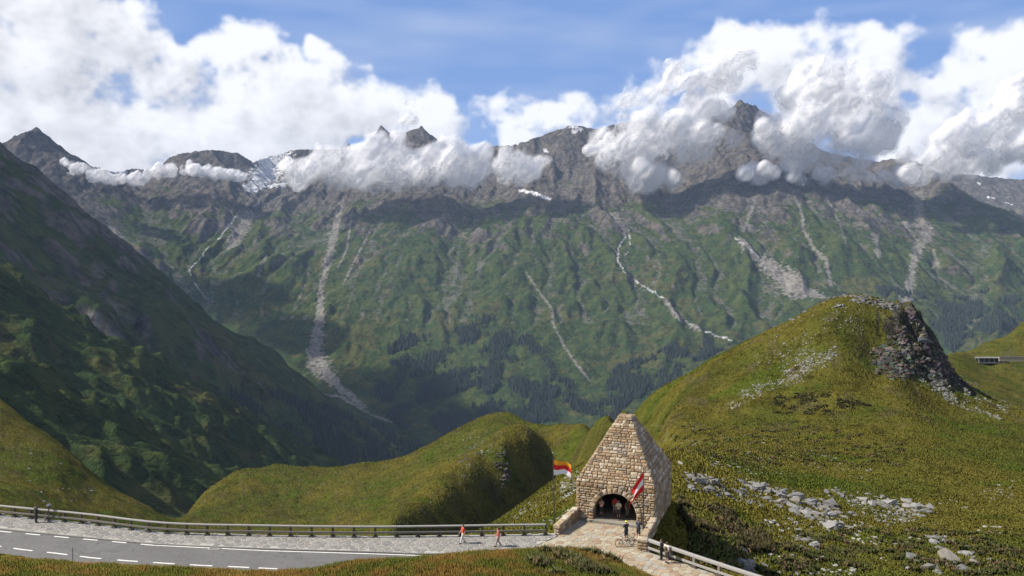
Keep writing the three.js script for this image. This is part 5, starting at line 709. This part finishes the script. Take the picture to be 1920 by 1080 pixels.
const rockTones = [[.27, .265, .25], [.20, .195, .185], [.36, .35, .325], [.28, .255, .215]].map(c => new THREE.MeshStandardMaterial({ color: lin(...c), roughness: .95, map: rockGrain, flatShading: true }));
const looseRock = new THREE.MeshStandardMaterial({ color: WHITE, roughness: .95, flatShading: true });
function boulders(poly, n, seed, s0, s1, label, group) { scatter(poly, n, seed, (x, y, r) => { const h = nearHit(x, y); if (!h) return false; const s = lerp(s0, s1, Math.pow(r(), 2.2)), k = Math.floor(r() * rocks.length), tn = Math.floor(r() * 4), o = new THREE.Mesh(rocks[k], rockTones[tn]); addTop(o, 'boulder'); o.position.set(h.x, h.y - s * .10, h.z); o.rotation.set((r() - .5) * .6, r() * 6.3, (r() - .5) * .6); o.scale.set(s * (.8 + r() * .7), s * (.7 + r() * .5), s); tag(o, `${s < .55 ? 'small' : s < .95 ? 'mid-sized' : 'large'} ${['light grey', 'grey', 'whitish', 'tan grey'][tn]} ${k % 3 === 0 ? 'slab-like' : k % 3 === 1 ? 'angular' : 'blocky'} boulder ${label}`, 'boulder', group); }); }
function stones(name, list, label) { for (let k = 0; k < 3; k++) { const l = list.filter((_, i) => i % 3 === k); if (l.length) instanced(name, rocks[k * 2], looseRock, l, label); } }
function looseStones(list, poly, n, seed, s0, s1, tone, thr = -9, mix = false) { scatter(poly, n, seed, (x, y, r) => { const h = nearHit(x, y); if (!h) return false; if (fbm(h.x / 14 + 3, h.z / 14, 4, .6) + .25 * noise2(h.x / 2.5, h.z / 2.5) < (thr > -5 ? thr : -.05) + (r() - .5) * .25) return false; const s = lerp(s0, s1, Math.pow(r(), 2)), v = tone * (.75 + r() * .55); list.push({ p: new THREE.Vector3(h.x, h.y - s * .12, h.z), ry: r() * 6.3, rx: (r() - .5) * .7, rz: (r() - .5) * .7, s: new THREE.Vector3(s * (.8 + r() * .6), s * (.6 + r() * .5), s), c: mix ? [[.034, .032, .028], [.08, .076, .06], [.034, .035, .018], [.02, .019, .018], [.052, .05, .04]][Math.floor(r() * 5)].map(q => q * (.7 + r() * .6)) : [v * .50, v * .495, v * .455] }); }); }
boulders([[1275, 890], [1340, 893], [1420, 905], [1500, 925], [1500, 960], [1440, 945], [1360, 925], [1290, 915]], 75, 5, .22, .85, 'in the rock band beside the memorial', 'boulders of the rock band beside the memorial');
boulders([[1400, 905], [1480, 918], [1560, 940], [1600, 965], [1560, 1000], [1500, 970], [1430, 935]], 120, 6, .28, 1.3, 'in the broad block field on the meadow', 'boulders of the block field');
boulders([[1540, 912], [1640, 925], [1760, 948], [1755, 962], [1640, 955], [1560, 935]], 75, 7, .25, 1.0, 'in the long rock wall across the meadow hollow', 'boulders of the long rock wall');
boulders([[1490, 1000], [1540, 1015], [1540, 1050], [1500, 1030]], 12, 8, .3, 1.0, 'on the shrubby slope below the block field', 'outcrop blocks on the shrubby slope');
boulders([[1670, 1020], [1760, 1005], [1830, 1040], [1840, 1070], [1700, 1078]], 18, 9, .3, 1.25, 'in the outcrop at the foot of the meadow', 'outcrop blocks at the foot of the meadow');
boulders([[1375, 1000], [1400, 1030], [1420, 1078], [1380, 1078]], 14, 10, .3, 1.1, 'in the rock rib beside the mossy mound', 'blocks of the rock rib beside the mound');
{
  const L = [], D = [];
  looseStones(L, [[1275, 885], [1420, 900], [1560, 930], [1700, 940], [1770, 955], [1700, 985], [1560, 990], [1430, 950], [1290, 920]], 900, 21, .07, .30, .30, .0);
  looseStones(L, [[1560, 980], [1740, 950], [1900, 900], [1900, 935], [1700, 975]], 110, 22, .1, .3, .30);
  looseStones(L, [[1330, 770], [1420, 715], [1500, 680], [1560, 640], [1580, 660], [1480, 715], [1400, 755], [1345, 778]], 560, 23, .12, .38, .33, .02);
  looseStones(L, [[1420, 640], [1480, 598], [1560, 555], [1620, 552], [1620, 640], [1500, 720], [1400, 740]], 620, 24, .1, .36, .30, .1);
  looseStones(L, [[1460, 606], [1530, 572], [1570, 554], [1610, 550], [1700, 574], [1690, 584], [1600, 566], [1520, 592]], 220, 25, .25, .85, .20);
  looseStones(L, [[1700, 690], [1800, 700], [1900, 760], [1880, 790], [1760, 750]], 700, 26, .1, .45, .29, .05);
  looseStones(L, [[1210, 790], [1330, 800], [1500, 830], [1700, 900], [1500, 900], [1270, 870]], 260, 27, .1, .35, .28, .15);
  looseStones(L, [[1290, 1010], [1500, 960], [1900, 990], [1900, 1078], [1400, 1078]], 420, 28, .08, .4, .35, .05);
  looseStones(L, [[940, 985], [1030, 915], [1085, 875], [1085, 960], [1000, 1000]], 450, 29, .06, .26, .33, -.05);
  looseStones(L, [[830, 905], [880, 870], [930, 830], [950, 840], [860, 910], [760, 985], [740, 985]], 70, 30, .12, .4, .28, .1);
  looseStones(L, [[860, 830], [905, 790], [930, 840], [880, 880], [850, 880]], 60, 31, .25, .8, .26, .05);
  looseStones(L, [[0, 780], [100, 850], [200, 940], [100, 960], [0, 900]], 45, 32, .2, .8, .26, .1);
  looseStones(L, [[1020, 1030], [1120, 1040], [1200, 1075], [1000, 1078]], 90, 33, .06, .2, .36);
  looseStones(L, [[100, 1060], [900, 1045], [900, 1078], [100, 1078]], 50, 34, .05, .14, .5);
  stones('loose_stones', L, 'pale loose stones strewn over the grassy hills');
  looseStones(D, [[1640, 655], [1660, 640], [1700, 600], [1720, 585], [1745, 620], [1775, 690], [1760, 705], [1640, 700]], 420, 35, .3, 1.3, .085, -.1, true);
  looseStones(D, [[1630, 655], [1700, 650], [1780, 690], [1700, 715], [1640, 705]], 200, 36, .25, 1.1, .17, .05, true);
  looseStones(D, [[1700, 575], [1720, 585], [1750, 640], [1790, 695], [1770, 700], [1720, 640]], 220, 37, .4, 1.6, .07, -.2, true);
  looseStones(D, [[925, 850], [955, 845], [962, 880], [950, 915], [935, 915]], 70, 38, .4, 1.3, .2, -.2, true);
  looseStones(D, [[860, 835], [890, 815], [905, 850], [880, 880]], 40, 39, .4, 1.2, .2, .0, true);
  stones('crag_rock', D, 'dark broken crag on the shoulder of the hill');
}
// ---------------------------------------------------------------- grass and low shrubs
function tuft(seed, blades, spread, h, w, lean) { const r = rng(seed), P = [], N = [], I = []; for (let k = 0; k < blades; k++) { const a = r() * 6.28, d = r() * spread, x = Math.cos(a) * d, z = Math.sin(a) * d, b = r() * 6.28, H = h * (.55 + r() * .6), lx = Math.cos(b) * lean * H * (.4 + r()), lz = Math.sin(b) * lean * H * (.4 + r()), px = -Math.sin(b) * w, pz = Math.cos(b) * w, o = P.length / 3; P.push(x - px, -.03, z - pz, x + px, -.03, z + pz, x + lx * .45 - px * .7, H * .6, z + lz * .45 - pz * .7, x + lx * .45 + px * .7, H * .6, z + lz * .45 + pz * .7, x + lx, H, z + lz); for (let q = 0; q < 5; q++) N.push(Math.cos(b) * .45, .8, Math.sin(b) * .45); I.push(o, o + 1, o + 2, o + 1, o + 3, o + 2, o + 2, o + 3, o + 4); } const g = new THREE.BufferGeometry(); g.setAttribute('position', new THREE.Float32BufferAttribute(P, 3)); g.setAttribute('normal', new THREE.Float32BufferAttribute(N, 3)); g.setIndex(I); return g; }
const leafMat = new THREE.MeshPhysicalMaterial({ color: WHITE, roughness: 1, specularIntensity: 0, side: THREE.DoubleSide });
{
  const r = rng(8), bank = [], meadow = [], shrub = [], grass = tuft(4, 9, .16, .34, .014, .35), short = tuft(5, 7, .22, .20, .035, .5), bush = tuft(6, 22, .34, .42, .05, .45);
  const hue = (x, z, v) => { const n = fbm(x / 3.2, z / 3.2, 3, .6), m = fbm(x / 11 + 5, z / 11, 3); const t = sstep(-.2, .35, n + m * .6), u = sstep(.1, .5, m - n * .4); let c = [lerp(.085, .17, t), lerp(.095, .105, t), lerp(.018, .028, t)]; c = [lerp(c[0], .22, u * .4), lerp(c[1], .14, u * .4), lerp(c[2], .035, u * .5)]; return c.map(q => q * v * 1.25); };
  for (let k = 0; k < 120000; k++) { const a = (r() * 2 - 1) * .61, R = 47 + 20 * Math.sqrt(r()), x = Math.sin(a) * R, z = -Math.cos(a) * R; if (polyDist(FLAT, x, z) < .25 || z < -70) continue; const y = nearY(x, z), p = toPx(x, y, z); if (p[1] < 1015 || p[1] > 1110 || p[0] > 1300) continue; const s = .55 + r() * .7, v = .75 + r() * .5; bank.push({ p: new THREE.Vector3(x, y, z), ry: r() * 6.3, s: new THREE.Vector3(s, s * (.5 + r() * .5), s), c: hue(x, z, v) }); }
  for (let k = 0; k < 62000; k++) { const a = .045 + r() * .56, R = 70 + 260 * Math.pow(r(), 1.35), x = Math.sin(a) * R, z = -Math.cos(a) * R; if (polyDist(FLAT, x, z) < .4) continue; const y = nearY(x, z), s = (.6 + r() * .6) * (1 + R / 420), v = .8 + r() * .4, c = [0, 0, 0]; nearColor(x, y, z, 1, c); meadow.push({ p: new THREE.Vector3(x, y, z), ry: r() * 6.3, s: new THREE.Vector3(s, s * (.5 + r() * .6), s), c: c.map(q => q * v * 1.85) }); }
  for (let k = 0; k < 26000; k++) { const a = -.12 + r() * .18, R = 74 + 60 * r(), x = Math.sin(a) * R, z = -Math.cos(a) * R; if (polyDist(FLAT, x, z) < .4) continue; const y = nearY(x, z), s = .7 + r() * .7, v = .8 + r() * .4, c = [0, 0, 0]; nearColor(x, y, z, 1, c); meadow.push({ p: new THREE.Vector3(x, y, z), ry: r() * 6.3, s: new THREE.Vector3(s, s * (.5 + r() * .6), s), c: c.map(q => q * v * 1.85) }); }
  for (let k = 0; k < 60000; k++) { const a = -.40 + r() * .52, R = 250 + 420 * r(), x = Math.sin(a) * R, z = -Math.cos(a) * R, y = nearY(x, z), s = (1.6 + r() * 1.6) * (R / 480), v = .75 + r() * .5, c = [0, 0, 0]; nearColor(x, y, z, 1, c); meadow.push({ p: new THREE.Vector3(x, y, z), ry: r() * 6.3, s: new THREE.Vector3(s, s * (.5 + r() * .6), s), c: c.map(q => q * v * 1.85) }); }
  const bushes = (poly, n, seed, thr, tone) => scatter(poly, n, seed, (x, y, r) => { const h = nearHit(x, y); if (!h || polyDist(FLAT, h.x, h.z) < .3 || fbm(h.x / 4, h.z / 4, 3) < thr) return false; const s = .6 + r() * .9, v = (.6 + r() * .8), br = r() < .3; shrub.push({ p: h, ry: r() * 6.3, s: new THREE.Vector3(s, s * (.5 + r() * .5), s), c: (br ? [.085, .058, .032] : tone).map(q => q * v * 1.5) }); });
  bushes([[1272, 930], [1340, 945], [1430, 985], [1500, 1030], [1400, 1050], [1380, 1000], [1290, 1000], [1270, 985]], 1900, 51, .0, [.048, .045, .018]);
  bushes([[1290, 1000], [1380, 1005], [1400, 1070], [1330, 1078], [1290, 1050]], 900, 52, -.6, [.062, .075, .016]);
  bushes([[1000, 1035], [1110, 1035], [1190, 1065], [1220, 1080], [980, 1080]], 1100, 53, .0, [.045, .05, .018]);
  bushes([[1400, 1000], [1700, 990], [1915, 1000], [1915, 1078], [1420, 1078]], 1500, 54, .05, [.045, .052, .016]);
  bushes([[1450, 740], [1560, 735], [1640, 760], [1560, 780], [1450, 775]], 700, 55, .0, [.04, .045, .016]);
  bushes([[1640, 600], [1720, 585], [1780, 690], [1640, 700]], 500, 57, -.1, [.06, .066, .02]);
  bushes([[1250, 800], [1500, 790], [1700, 830], [1700, 880], [1400, 870], [1270, 850]], 900, 56, .1, [.04, .045, .016]);
  instanced('bank_grass', grass, leafMat, bank, 'tall rust and green grass on the bank beside the road'); instanced('meadow_grass', short, leafMat, meadow, 'short alpine turf on the hill slopes'); instanced('dwarf_shrubs', bush, leafMat, shrub, 'low dark dwarf shrubs on the slopes round the memorial');
  console.log('grass', bank.length, meadow.length, shrub.length);
}
// ---------------------------------------------------------------- the road gallery on the far right
{
  const p = at(1856, 676, 628), t = thing('road_gallery', 'concrete road gallery with open pillared side on the distant hillside', 'gallery', [p.x, p.y - 1.2, p.z], -.04), con = stoneMat([.26, .255, .24], .02);
  const bx = (n, w, h, d, x, y, z, m) => { const o = part(n, new THREE.BoxGeometry(w, h, d), m, t); o.position.set(x, y, z); return o; };
  bx('roof_slab', 21, .7, 6, 0, 3.4, 0, con); bx('back_wall', 20, 3.2, .5, 0, 1.4, -2.4, con); bx('plinth', 21, 1.2, .6, 0, -.3, 2.6, con); bx('deck', 21, .4, 6, 0, -.5, 0, con); for (let k = 0; k < 6; k++) bx('pillar', .7, 2.8, .7, -9.6 + k * 3.84, 1.66, 2.5, con);
  const q = at(1905, 674, 622), w = thing('retaining_wall', 'long cream retaining wall on the hillside beside the road gallery', 'wall', [q.x + 6, q.y - 1.5, q.z], -.03), cm = stoneMat([.56, .49, .38], .02); const a = part('wall_face', new THREE.BoxGeometry(46, 3.6, .8), cm, w); a.position.set(4, 1.8, 0); const b = part('coping', new THREE.BoxGeometry(46.4, .3, 1.1), con, w); b.position.set(4, 3.75, 0);
}

renderer.render(scene, camera);
